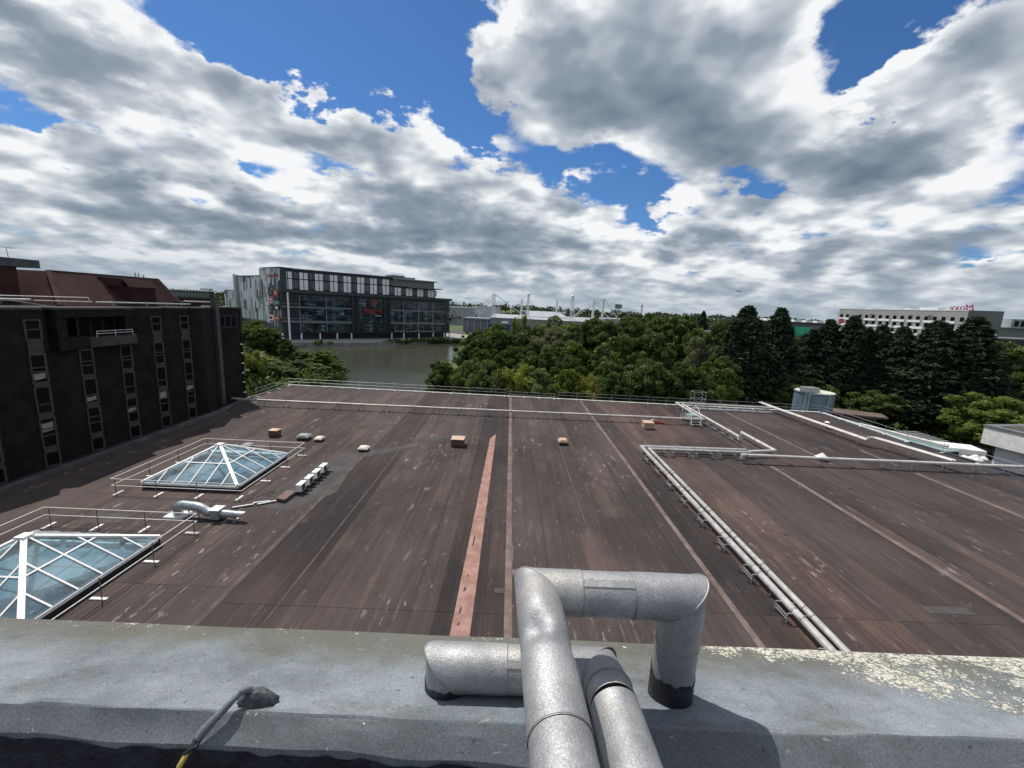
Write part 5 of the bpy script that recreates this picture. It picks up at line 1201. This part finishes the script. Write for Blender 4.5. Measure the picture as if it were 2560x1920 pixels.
for (s_, z_, w) in ((3.2, 14.3, 3.6), (6.4, 11.0, 3.4), (2.0, 7.4, 3.2), (6.6, 3.5, 3)): MB(EF).box(s_, s_+w, -.3, -.1, z_-.5, z_+.5).build('white_band', 'rw_white', HT)
for (s_, z_) in ((4.7, 16.6), (3.6, 12.6), (3.4, 9.2)): inst('window', hw, HT, EF((s_, -.16, z_)), ea, (1.3, .2, 2.0))
for (a, b_, h_) in ((20, 27, 1.0), (27.5, 30, .7), (34, 41, 1.2), (10, 13, .5)): MB(HF).box(a, b_, 4, 9, 20.552, 20.55+h_).build('plant_room', 'clad_light', HT)
text('Moxy', 'lettering', 3.6, 'sign_magenta', HT, plane_mx(HF((HL-2.6, .6, 21.6)), -HF.d), .12, .25, xs=1.0)
MB(HF).bar((HL-7, .6, 20.7), (HL+1, .6, 20.7), .15).build('sign_frame', 'sign_magenta', HT)

# ------------------------------------------------------------------ smaller far buildings
OB = thing('office_building', (-146, 200, GZ), 'low dark office block with glass strip and white roof edge behind the brick building', 'building')
MB().box(-172, -139.5, 200, 203.4, GZ, 10.3).build('wall', 'brick_red', OB); MB().box(-171, -140.2, 199.6, 203.2, 10.302, 13.6).build('glass_storey', 'rw_fascia', OB); MB().box(-172, -139.8, 198.8, 203.8, 13.602, 14.15).build('roof', 'clad_light', OB); MB().box(-144.6, -140.2, 200.5, 202.5, 14.152, 15.0).build('plant_room', 'clad_mid', OB)
for k in range(12): MB().box(-157+1.45*k, -156.1+1.45*k, 199.5, 199.58, 10.9, 12.9).build('window', 'rw_spandrel', OB)
MB().box(-139.2, -137.5, 200, 202, GZ, 10.4).build('side_wing', 'conc_frame', OB)
LP = thing('lamp_post', (-135.5, 205, GZ), 'thin lamp post beside the clad side of the leisure complex', 'lamp post')
MB().tube([(-135.2, 205, GZ), (-135.2, 205, 14.8)], .14, 6).build('post', 'galv', LP, smooth=True); MB().bar((-136.4, 205, 14.85), (-134.0, 205, 14.85), .3, .2).build('lamp_head', 'galv', LP)
SH = thing('exhibition_shed', (190, 262, GZ), 'long dark low shed with white rooftop plant between conifers and hotel', 'building')
MB().box(150, 235, 258, 300, GZ, 11.3).build('wall', 'hotel_dark', SH); MB().box(149, 236, 257, 301, 11.302, 12.2).build('roof', 'rw_fascia', SH)
for k in range(8): MB().box(160+7*k, 164.5+7*k, 262, 275, 12.202, 13.4).build('plant_unit', 'hotel_white', SH)
MB().box(166, 182, 257.4, 257.98, 4.2, 9.3).build('mural', 'green_mural', SH)
RB = thing('grey_block', (307, 262, GZ), 'grey flat-roofed block at the right edge beyond the hotel', 'building')
MB().box(286, 345, 260, 300, GZ, 14.5).build('wall', 'rw_spandrel', RB); MB().box(303, 318, 258, 280, 14.502, 20).build('tower', 'clad_mid', RB); MB().box(285, 346, 259, 301, 14.5 if False else 14.503, 15.2).build('roof', 'clad_light', RB)
for k in range(3): MB().box(305+4*k, 307.4+4*k, 257.8, 257.98, 15.6, 19).build('window', 'glass_dark', RB)
DB = thing('dark_shed', (250, 204, GZ), 'dark shed with white sheeting at the far right below the hotel', 'building')
MB().box(226, 300, 205, 235, GZ, 8.6).build('wall', 'rw_black', DB); MB().box(225, 301, 204, 236, 8.602, 9.3).build('roof', 'roof_grey', DB)
MB().add([(224,200,GZ),(262,200,GZ),(262,203.8,4.8),(224,203.8,5.6)], [(0,1,2,3)]).build('sheeting', 'hotel_white', DB, fix=False)
RS = thing('red_kiosk', (74, 150, GZ), 'small red-walled kiosk roof peeping between dark conifers', 'building')
MB().box(70.6, 78, 150, 156, GZ, 7.2).build('wall', 'brick_red', RS); MB().box(71.5, 77.4, 149.7, 149.98, 5.6, 7.6).build('red_panel', 'red_paint', RS); MB().box(70.4, 78.2, 149.9, 156.2, 7.202, 8.0).build('roof', 'roof_grey', RS)
for k, (x, y, w, d, h_, m_, lab) in enumerate(((-58, 430, 40, 20, 11, 'clad_mid', 'pale low depot roof among trees right of the leisure complex'), (-28, 480, 30, 20, 12, 'clad_light', 'small pale warehouse on the skyline left of the first mast'), (35, 470, 50, 20, 10, 'arena_wall', 'grey far warehouse behind the arena masts'), (118, 400, 60, 24, 7, 'clad_mid', 'long grey far shed right of the last mast'))):
    o = thing('far_warehouse', (x, y, GZ), lab, 'building', 'far warehouses')
    MB().box(x-w/2, x+w/2, y, y+d, GZ-1, GZ+h_+6).build('wall', m_, o); MB().box(x-w/2-.6, x+w/2+.6, y-.6, y+d+.6, GZ+h_+6.002, GZ+h_+7).build('roof', 'clad_light', o)
AC = thing('aircraft', (470, 900, 67.5), 'tiny dark aircraft low in the sky right of centre', 'aircraft')
MB().tube([(464, 900, 67.3), (465.5, 900, 67.6), (474, 900, 67.6), (477, 900, 68.1)], [.3, .8, .8, .2], 8).build('fuselage', 'dark_metal', AC, smooth=True)
MB().add([(468.5,890,67.4),(471,890,67.4),(473,900,67.5),(471,910,67.6),(468.5,910,67.6),(469,900,67.5)], [tuple(range(6))]).build('wing', 'dark_metal', AC, fix=False); MB().add([(474.5,900,68),(477,900,68),(477.5,900,69.8),(476.6,900,69.8)], [(0,1,2,3)]).build('fin', 'dark_metal', AC, fix=False)
# ------------------------------------------------------------------ trees
def broadleaf(seed, H=10.0, W=7.0, base=.22, ncl=150, nl=135, leaf_=.19, shape='round'):
    rs = np.random.RandomState(seed); P = []; N = []; T = []
    lob = rs.rand(6)*6.28
    cz = H*(base+(1-base)*.50); rz = H*(1-base)*.50; rx = W/2
    for k in range(ncl):
        d = rs.normal(size=3); d /= np.linalg.norm(d)
        if shape == 'round' and d[2] < -.55: d[2] *= .4; d /= np.linalg.norm(d)
        az_ = math.atan2(d[1], d[0]); rad = 1+.16*math.sin(2*az_+lob[0]+d[2]*2)+.12*math.sin(3*az_+lob[1]-d[2]*3)+.10*math.sin(5*az_+lob[2])
        q = rs.uniform(.50, .96) if rs.rand() > .2 else rs.uniform(.1, .5)
        prof = 1.0
        if shape == 'poplar': prof = .9
        c = np.array([d[0]*rx*rad*q*prof, d[1]*rx*rad*q*prof, cz+d[2]*rz*q*(.95+.12*rs.rand())])
        cr = rs.uniform(.42, .95)*W/7.0*(1.0 if shape != 'poplar' else .7)
        v = rs.normal(size=(nl, 3)); v[:, 2] += .35; v /= np.linalg.norm(v, axis=1)[:, None]
        r = cr*(.55+.5*rs.rand(nl))[:, None]; sc = np.array([1, 1, .72 if shape != 'willow' else 1.5])
        p = c+v*r*sc
        if shape == 'willow': p[:, 2] -= np.abs(rs.normal(size=nl))*.35*cr
        P.append(p); N.append(v); T.append(np.clip(rs.rand()*.75+.3*rs.rand(nl), 0, 1))
    P = np.concatenate(P); P[:, 2] = np.maximum(P[:, 2], .3)
    return leafy('crown', P, leaf_*(np.ones(len(P))), None, 'leaf_dark', np.concatenate(T), np.concatenate(N), seed, .7 if shape != 'willow' else .45)
def trunk_mesh(seed, H=10.0, W=7.0, conifer=False):
    rs = np.random.RandomState(seed); mb = MB(); r0 = .24 if not conifer else .3; top = H*(.72 if not conifer else .9)
    mb.tube([(0, 0, -.4), (.05, .03, H*.2), (-.05, .08, H*.45), (.03, 0, top)], [r0, r0*.8, r0*.5, r0*.12], 8)
    if not conifer:
        for k in range(7):
            t = 2*math.pi*k/7+rs.rand(); z0 = H*(.22+.06*k*.8); L = W*.40*(.7+.4*rs.rand())
            mb.tube([(0, .05, z0), (L*.5*math.cos(t), L*.5*math.sin(t), z0+H*.08), (L*math.cos(t), L*math.sin(t), z0+H*.22)], [r0*.42, r0*.26, r0*.06], 6)
    me = bpy.data.meshes.new('trunk'); me.from_pydata(mb.v, [], mb.f); me.shade_smooth(); me.materials.append(MATS['bark']); return me
def conifer(seed, H=10.0, W=5.0, nbr=1150, nl=27, leaf_=.19):
    rs = np.random.RandomState(seed); P = []; N = []; T = []; DD = []
    tips = [(0, 0, 1.0)]+[(rs.uniform(-.24, .24)*W, rs.uniform(-.24, .24)*W, rs.uniform(.72, .93)) for _ in range(4)]
    for k in range(nbr):
        tx, ty, th_ = tips[0] if rs.rand() < .55 else tips[rs.randint(1, 5)]
        t = rs.beta(1.1, 1.25) if rs.rand() > .14 else rs.uniform(.82, 1.0); z = (.04+.95*t)*th_*H; az_ = rs.rand()*6.283
        Rm = (W/2)*(1-(.04+.95*t))**.85*(1.12 if tx == 0 else .66)*(.75+.42*rs.rand())+.05
        b0 = np.array([tx*min(1, z/H+.3), ty*min(1, z/H+.3), z]); u = np.array([math.cos(az_), math.sin(az_), 0])
        s = rs.beta(2.4, 1.1, size=nl)[:, None]
        rise = .28*Rm; path = b0+u*Rm*s+np.array([0, 0, 1])*(rise*s+.35*Rm*s*s)
        spread = np.cross(u, [0, 0, 1])
        p = path+spread*rs.normal(size=(nl, 1))*.16*Rm*s**.5+rs.normal(size=(nl, 3))*.07*(W/5)
        nn = u*.7+np.array([0, 0, .75])+rs.normal(size=(nl, 3))*.25
        P.append(p); N.append(nn); DD.append(np.tile(u+np.array([0, 0, .55]), (nl, 1))); T.append(np.clip(rs.rand()*.7+.35*rs.rand(nl), 0, 1))
    P = np.concatenate(P)
    return leafy('crown', P, leaf_*np.ones(len(P)), None, 'leaf_conifer', np.concatenate(T), np.concatenate(N), seed, .34, np.concatenate(DD))
KIT = {'b': [broadleaf(11), broadleaf(12, ncl=165), broadleaf(13, base=.16), broadleaf(14, base=.1, ncl=165)], 'g': [broadleaf(15, shape='round', leaf_=.16, nl=160)], 'w': [broadleaf(16, shape='willow', leaf_=.19, base=.12)], 'y': [broadleaf(17, shape='willow', leaf_=.18, base=.08)], 'p': [broadleaf(18, W=3.4, base=.04, ncl=95, shape='poplar')], 'c': [conifer(21), conifer(22), conifer(23)]}
TR = [trunk_mesh(31), trunk_mesh(32), trunk_mesh(33)]; TRC = trunk_mesh(34, conifer=True)
TINT = {0: 'leaf_dark', 1: 'leaf_mid', 2: 'leaf_lime', 3: 'leaf_green'}
def tree(kind, x, y, H, W, tint, label, name, group, i):
    o = thing(name, (x, y, GZ), label, 'tree', group)
    kit = KIT[kind]; me = kit[i % len(kit)]; refW = {'p': 3.4, 'c': 3.9}.get(kind, 7.0)
    c = bpy.data.objects.new('crown', me); col.objects.link(c); c.parent = o
    mm = {'y': 'leaf_yellow' if tint == 3 else 'leaf_lime', 'g': 'leaf_grey', 'c': 'leaf_conifer'}.get(kind, TINT[tint])
    c.material_slots[0].link = 'OBJECT'; c.material_slots[0].material = MATS[mm]
    t = bpy.data.objects.new('trunk', TRC if kind == 'c' else TR[i % 3]); col.objects.link(t); t.parent = o
    rz = (i*2.399) % 6.283; sx = W/refW*(1.02+.06*math.sin(i*1.7)); sz = H/10.0
    for q_ in (c, t): q_.rotation_euler = (0, 0, rz); q_.scale = (sx, sx, sz)
    return o
KN = {'b': 'broadleaf_tree', 'w': 'willow_tree', 'y': 'willow_tree', 'g': 'broadleaf_tree', 'p': 'poplar_tree', 'c': 'conifer_tree'}
LEFT = [('b',-73.3,122,13.0,11.0,0,'tall dark tree touching the right end of the brick building'),('w',-58.7,96,7.6,6.4,2,'yellow-green willow low beside the brick building corner'),('b',-68.6,126,7.4,8.3,0,'dark tree behind the narrow poplar on the left lakeshore'),('p',-61.9,117,9.8,5.6,0,'narrow upright poplar on the left lakeshore'),('b',-58.0,119,5.4,7.4,1,'pale green bushy tree just right of the narrow poplar'),('b',-51.5,116,5.8,8.0,3,'rounded green tree near the tip of the left shore'),('b',-47.4,114,3.6,5.2,1,'small bush at the water on the tip of the left shore'),('b',-60.3,106,4.4,7.2,1,'mid green shrub in front of the narrow poplar'),('b',-81.5,130,8.8,9.5,0,'dark tree half hidden behind the brick building end'),('b',-66.0,104,7.2,8.2,0,'dark tree behind the yellow-green willow'),('b',-55.0,108,4.0,7.0,0,'dark low shrub in front of the left shore trees'),('b',-50.4,110,3.2,5.6,1,'sprawling bush leaning over the water on the left shore'),('b',-63.5,99,5.6,8.5,0,'dark bush filling the gap behind the yellow-green willow'),('b',-58.5,101.5,3.8,7.0,0,'low dark bush right of the yellow-green willow'),('b',-54.5,103,3.0,6.5,1,'low mid green bush above the roof corner on the left shore'),('b',-60.5,92,4.2,6.5,1,'low mid green bush right against the brick building corner')]
for i, t in enumerate(LEFT): tree(*t[:6], t[6], KN[t[0]], 'trees on the left lakeshore', i)
for k, (x, y, H, W, lab) in enumerate(((-11.7,76,9.8,6.2,'slim tree at the lakeside, leftmost of the wood'), (-7.4,73,10.6,5.0,'small pale tree second from the lake behind the far roof edge'))): tree('b', x, y, H, W, k, lab, 'broadleaf_tree', 'trees of the wood behind the roof', k+3)
ROWS = [('front', [('b',-2.9,65.8,11.4,7.0,1),('w',1.25,66.4,11.2,6.8,2),('b',5.0,65.6,11.0,6.4,1),('b',8.9,65.8,10.9,6.0,3),('y',12.8,65.4,10.4,6.8,3),('b',17.2,66.5,12.0,8.2,0),('b',22.2,67,12.8,8.4,0),('b',27.4,66.5,12.4,7.6,0),('b',33.2,66.5,12.0,6.6,0),('b',15.0,70,10.6,6.2,3),('b',30.8,69.5,11.5,6.6,0),('b',10.6,72,12,7,0),('b',3.2,73,12.4,7,0),('b',38.4,76,13.1,7.0,0)]),
 ('middle', [('b',-7.5,96,13.3,9.0,0),('b',-3.1,98,14.5,8.6,0),('b',3.5,97,14.2,9.6,0),('g',10.1,98,15.6,11.2,1),('b',13.3,88,13.4,7.6,3),('b',17.9,100,16.5,9.4,0),('b',22.0,97,18.4,11.6,0),('b',27.6,96,18.4,10.6,0),('b',34.1,98,19.6,11.8,0),('g',37.8,84,16.0,7.2,1),('b',41.5,97,19.0,10.6,0),('b',49.0,99,18.2,9.5,0),('b',21,85,15.4,8.6,0),('b',29.5,86,16.0,9.0,0),('b',8.0,86,12.6,8,0),('b',0.6,86,12.2,7.6,0),('b',-5.2,85,11.6,7.2,0)]),
 ('back', [('b',-12.4,152,11.8,8.5,0),('b',-5.2,150,14.2,8.6,3),('w',3.2,140,17.8,8.6,1),('b',9.1,142,14.6,9,0),('g',13.4,138,17.8,10.4,1),('b',19.2,134,16.2,9.4,1),('b',23.2,130,17.0,8.4,0),('b',35.6,135,18.6,11.8,0),('b',47.9,150,20.0,12.8,0),('b',53.6,140,20.1,13.4,0),('b',62,150,19.5,12.5,0),('b',69.5,135,19.1,11.0,0),('b',29,140,17.5,10,0),('b',-9,132,10.5,8,0),('b',2,125,13,9,0),('b',42,128,17.6,11,0),('b',84,150,18.5,12,1),('b',95,150,18,13,0)])]
for rn, L in ROWS:
    L = sorted(L, key=lambda t: t[1]/t[2]); nb = {}
    for i, t in enumerate(L):
        kind_w = {'w': 'pale willow', 'y': 'yellow willow', 'g': 'grey-green tree'}.get(t[0], {0: 'dark green tree', 1: 'mid green tree', 2: 'lime tree', 3: 'bright green tree'}[t[5]])
        lab = '%s, %s from the lake in the %s row of the wood' % (kind_w, ORD[i], rn)
        tree(*t[:6], lab, KN[t[0]], 'trees of the wood behind the roof', i+(0 if rn == 'front' else 2))
CON = [('c',45.3,82,22.2,10.6,'tall conifer, leftmost of the big conifers behind the water tank'),('c',53.0,84,22.0,9.6,'tall conifer right behind the blue water tank, second of the group'),('c',64.5,86,20.3,9.6,'conifer third of the group, standing right of the olive tree'),('c',67.7,84,21.3,10.2,'conifer with a sharp tip in front of the hotel left end'),('c',71.9,82,19.7,8.4,'slender conifer in front of the hotel, left of the broad pair'),('c',74.1,80,19.6,9.0,'conifer just left of the broad pair below the hotel'),('c',76.6,76,21.0,12.4,'broad ragged conifer below the middle of the hotel, left of the pair'),('c',85.2,78,21.9,13.4,'broadest conifer, right of the pair below the hotel red sign'),('c',57.4,95,18.8,10.6,'conifer in the second rank behind the water tank'),('c',69.0,98,17.1,9.4,'conifer in the second rank behind the sharp-tipped one'),('c',84.2,98,17.6,10.4,'conifer in the second rank behind the broad pair'),('c',92.5,93,18.1,11.6,'conifer in the second rank right of the broad pair'),('c',78.7,175,21.9,6.2,'small lone dark conifer spire far off left of the big conifers'),('c',49.5,92,17.5,10,'low conifer filling the gap behind the two leftmost big conifers')]
for i, t in enumerate(CON): tree(*t[:5], 0, t[5], 'conifer_tree', 'conifers on the right', i)
for i, t in enumerate((('g',61.5,92,16.9,8.2,1,'olive tree between the conifers behind the water tank'),('b',100.7,86,17.4,11.4,0,'dark green tree at the right edge below the hotel'),('b',74.5,62,10.4,12.4,3,'low spreading lighter green tree above the white rendered building'),('b',106.5,84,17.6,11,1,'mid green tree cut by the right edge of the view'),('b',112.3,98,15.2,12,0,'dark tree behind the right edge trees'),('b',95.5,80,11.5,9.5,0,'dark shrubby tree under the right edge trees'),('b',88,70,8.5,9,0,'dark shrub left of the low spreading lighter green tree'),('b',60,80,9,8,0,'dark undergrowth tree behind the brown-roofed shed'),('b',68,76,8,9,0,'dark undergrowth tree under the conifers behind the slatted shed'),('b',52,78,8.5,8,0,'dark undergrowth tree behind the water tank'))):
    tree(*t[:6], t[6], KN[t[0]], 'trees on the right', i+1)
# reeds and scrub along the banks, and the shadowy undergrowth of the wood
def scrub(name, segs, n, h, m, lab, seed, leaf_=.35, wid=2.0, kind='stuff'):
    rs = np.random.RandomState(seed); P = []; N = []; T = []
    for (a, b_) in segs:
        L = math.dist(a, b_)
        for k in range(int(L*n)):
            t = rs.rand(); c = np.array([a[0]+(b_[0]-a[0])*t+rs.normal()*wid*.4, a[1]+(b_[1]-a[1])*t+rs.normal()*wid*.4, GZ-.3]); hh = h*(.5+.7*rs.rand())
            v = rs.normal(size=(26, 3)); v[:, 2] = np.abs(v[:, 2]); v /= np.linalg.norm(v, axis=1)[:, None]
            P.append(c+v*np.array([wid*.5, wid*.5, hh])*(.5+.5*rs.rand(26))[:, None]); N.append(v); T.append(np.clip(rs.rand()*.7+.3*rs.rand(26), 0, 1))
    P = np.concatenate(P); me = leafy(name, P, leaf_*np.ones(len(P)), None, m, np.concatenate(T), np.concatenate(N), seed, .6)
    o = bpy.data.objects.new(name, me); col.objects.link(o); tag(o, lab, 'shrubs', kind=kind)
scrub('bank_shrubs', [((-63, 211), (-56, 217)), ((-56, 216.5), (-39.2, 236.5)), ((-39.2, 237), (-26, 241.5)), ((-86, 190.5), (-82, 193))], 1.6, 1.9, 'leaf_dark', 'dark shrubs along the quay below the leisure complex', 41, .55, 2.2)
scrub('lakeside_scrub', [((-20, 200), (-19, 165)), ((-21, 140), (-19, 112)), ((-19, 112), (-14, 80)), ((-14, 80), (-13, 66)), ((-26, 242), (-20, 205))], 1.2, 2.6, 'leaf_mid', 'low scrub along the right lakeshore', 42, .4, 3.0)
scrub('shore_scrub', [((-44.5, 112), (-52, 102)), ((-52, 121), (-64, 126)), ((-46, 116), (-52, 121)), ((-54, 98), (-56, 84)), ((-64, 127), (-78, 139)), ((-78, 140), (-100, 172))], 1.5, 1.8, 'leaf_dark', 'low scrub along the left lakeshore', 43, .4, 3.0)
scrub('undergrowth', [((-10, 68), (44, 66)), ((-8, 80), (50, 78)), ((-10, 110), (60, 112)), ((44, 72), (110, 74)), ((-62, 90), (-90, 120)), ((-56, 90), (-60, 110)), ((-50, 104), (-62, 118)), ((-60, 88), (-70, 100)), ((48, 90), (120, 90))], 2.2, 4.2, 'leaf_dark', 'dark undergrowth between the trunks of the wood', 44, .45, 6.0)

# ------------------------------------------------------------------ service yard beyond the right edge
WT = thing('water_tank', (49.3, 66.5, GZ), 'round blue-grey water tank beyond the far right roof corner', 'tank')
MB().lathe((49.3, 66.5, GZ), [(2.75, 0), (2.75, 8.75), (2.85, 8.78), (2.85, 8.95), (2.7, 8.97)], 36).build('shell', 'tank_blue', WT, smooth=True)
MB().lathe((49.3, 66.5, GZ+8.9), [(2.68, .08), (1.2, .22), (.1, .26)], 36).build('top', 'tank_top', WT, smooth=True)
MB().box(46.6, 48.7, 64.6, 66.2, 2.02, 2.75).build('inlet_box', 'galv', WT)
MB().tube([(49.6, 63.68, 1.9), (49.5, 63.66, -1.2), (49.6, 63.4, -1.4)], .06, 8).build('down_pipe', 'galv', WT, smooth=True)
for x in (46.1, 46.75): MB().bar((x, 63.9, GZ), (x, 63.9, 3.0), .07).build('ladder_rail', 'galv', WT)
for k in range(24): MB().bar((46.1, 63.9, GZ+.5+.4*k), (46.75, 63.9, GZ+.5+.4*k), .04).build('rung', 'galv', WT)
for z_ in (3.0, 1.9): MB().bar((45.6, 63.9, z_), (47.6, 63.9, z_), .06).build('ladder_guard', 'galv', WT)
LR = thing('lower_roof', (50, 56, GZ), 'lower pale green roof strip beside the right roof edge', 'building')
MB().prism([(46.3, 62.5), (50.4, 62), (53.4, 47.4), (48.3, 46.2), (46.4, 47.8)], GZ, -1.3).build('wall', 'brick_dark', LR); MB().prism([(46.2, 62.6), (50.5, 62.1), (53.5, 47.3), (48.2, 46.1), (46.3, 47.7)], -1.298, -1.15).build('roof', 'roof_teal', LR)
MB().bar((47.2, 57.4, -.9), (49.8, 56.6, -.9), .25).build('pipe', 'pipe_white', LR); MB().tube([(49.4, 57.0, -.8), (52.4, 47.8, -.8)], .16, 10).build('pipe', 'pipe_white', LR, smooth=True)
BS = thing('brown_shed', (62, 73, GZ), 'small shed with flat brown canopy roof behind the right guard rail', 'building')
MB().box(55.5, 62.5, 69.5, 74, GZ, -2.6).build('wall', 'shed_brown', BS); MB().prism([(54, 70.5), (62.8, 67.2), (64.6, 70.6), (56, 75)], -2.4, -2.1).build('roof', 'shed_brown', BS)
SS = thing('slatted_shed', (62, 63, GZ), 'shed with pale grey slatted roof below the conifers', 'building')
MB().box(58, 66, 60.5, 65.5, GZ, -4.0).build('wall', 'kerb_grey', SS)
for k in range(6): MB().bar((57.6, 60.4+.95*k, -3.85), (66.4, 60.8+.95*k, -3.75), .55, .08).build('roof_slat', 'roof_grey', SS)
LT = thing('box_trailer', (61.5, 56.5, GZ), 'white box trailer with flat white roof parked in the yard', 'trailer')
tf = Frame((58.6, 57.2), (.95, -.32), True)
MB(tf).box(0, 7.4, 0, 3.2, GZ+.9, -3.35).build('box_body', 'white_paint', LT, bevel=.04); MB(tf).box(.4, 7.0, .3, 2.9, GZ+.5, GZ+.898).build('chassis', 'dark_metal', LT)
for s_ in (1.2, 5.2, 6.3):
    for n_ in (.2, 2.7): c = tf((s_, n_+.15, GZ+.48)); MB().tube([c-tf.i*.15, c+tf.i*.15], .47, 14).build('wheel', 'black_rubber', LT, smooth=True)
WB = thing('rendered_building', (63, 48, GZ), 'white rendered plant building with overhanging top at the lower right edge', 'building')
wf = Frame((58.9, 50.2), (.17, -.985), True)
MB(wf).box(0, 12, 0, 9, -.85, 1.25).build('upper_storey', 'white_render', WB); MB(wf).box(-.1, 12.1, -.1, 9.1, 1.252, 1.5).build('roof_edge', 'roof_grey', WB)
MB(wf).box(1.0, 11, .9, 8.0, 1.502, 1.56).build('roof_deck', 'felt_patch', WB); MB(wf).box(3.2, 11, 3.0, 7.0, 1.562, 2.0).build('rooflight', 'white_paint', WB)
MB(wf).box(.9, 11, 1.1, 8, GZ, -.852).build('lower_storey', 'white_render', WB)
MB(wf).box(6.2, 8.8, -.9, 1.0, GZ, -2.2).build('brick_lobby', 'brick_red', WB)
for k, (x, y, lab) in enumerate(((62.6, 53.6, 'black refuse skip heaped with white bags, left of the rendered building'), (66.0, 62.0, 'second black refuse skip with pale bags behind the trailer'))):
    SK = thing('refuse_skip', (x, y, GZ), lab, 'skip', 'refuse skips')
    MB().add([(x-1.5,y-1,GZ),(x+1.5,y-1,GZ),(x+1.5,y+1,GZ),(x-1.5,y+1,GZ),(x-1.9,y-1.2,GZ+1.6+1.2*(1-k)),(x+1.9,y-1.2,GZ+1.6+1.2*(1-k)),(x+1.9,y+1.2,GZ+1.6+1.2*(1-k)),(x-1.9,y+1.2,GZ+1.6+1.2*(1-k))], [(0,3,2,1),(4,5,6,7),(0,1,5,4),(1,2,6,5),(2,3,7,6),(3,0,4,7)]).build('body', 'dark_metal', SK)
    rs = np.random.RandomState(60+k)
    for j in range(8):
        bx_, by_ = x-1.4+.4*j+rs.uniform(-.15, .15), y+rs.uniform(-.7, .7); zb = GZ+1.6+1.2*(1-k)
        o = MB().lathe((bx_, by_, zb-.1), [(.12, 0), (.42, .12), (.46, .3), (.3, .5), (.06, .62)], 9).build('refuse_bag', 'bag_white', None, smooth=True)
        tag(o, '%s white refuse bag from the left in the skip %s' % (ORD[j], 'by the rendered building' if k == 0 else 'behind the trailer'), 'bag', 'bags in the skip '+('by the rendered building' if k == 0 else 'behind the trailer'))
for k, (x, y, m_, lab) in enumerate(((56.5, 61.5, 'red_paint', 'dull red container between the slatted shed and the trailer'), (70.5, 60.5, 'kerb_grey', 'grey storage crate in the shade beyond the skips'), (72.5, 57.0, 'shed_brown', 'brown storage crate nearest the rendered building'))):
    CR = thing('storage_crate', (x, y, GZ), lab, 'crate', 'storage crates in the yard')
    MB().box(x-1.2, x+1.2, y-.9, y+.9, GZ+.12, GZ+2.5).build('body', m_, CR, bevel=.03); MB().box(x-1.25, x+1.25, y-.95, y+.95, GZ+2.502, GZ+2.6).build('lid', 'roof_grey', CR)
    for dx in (-.9, .9): MB().box(x+dx-.1, x+dx+.1, y-.9, y+.9, GZ+.01, GZ+.12).build('runner', 'shed_brown', CR)
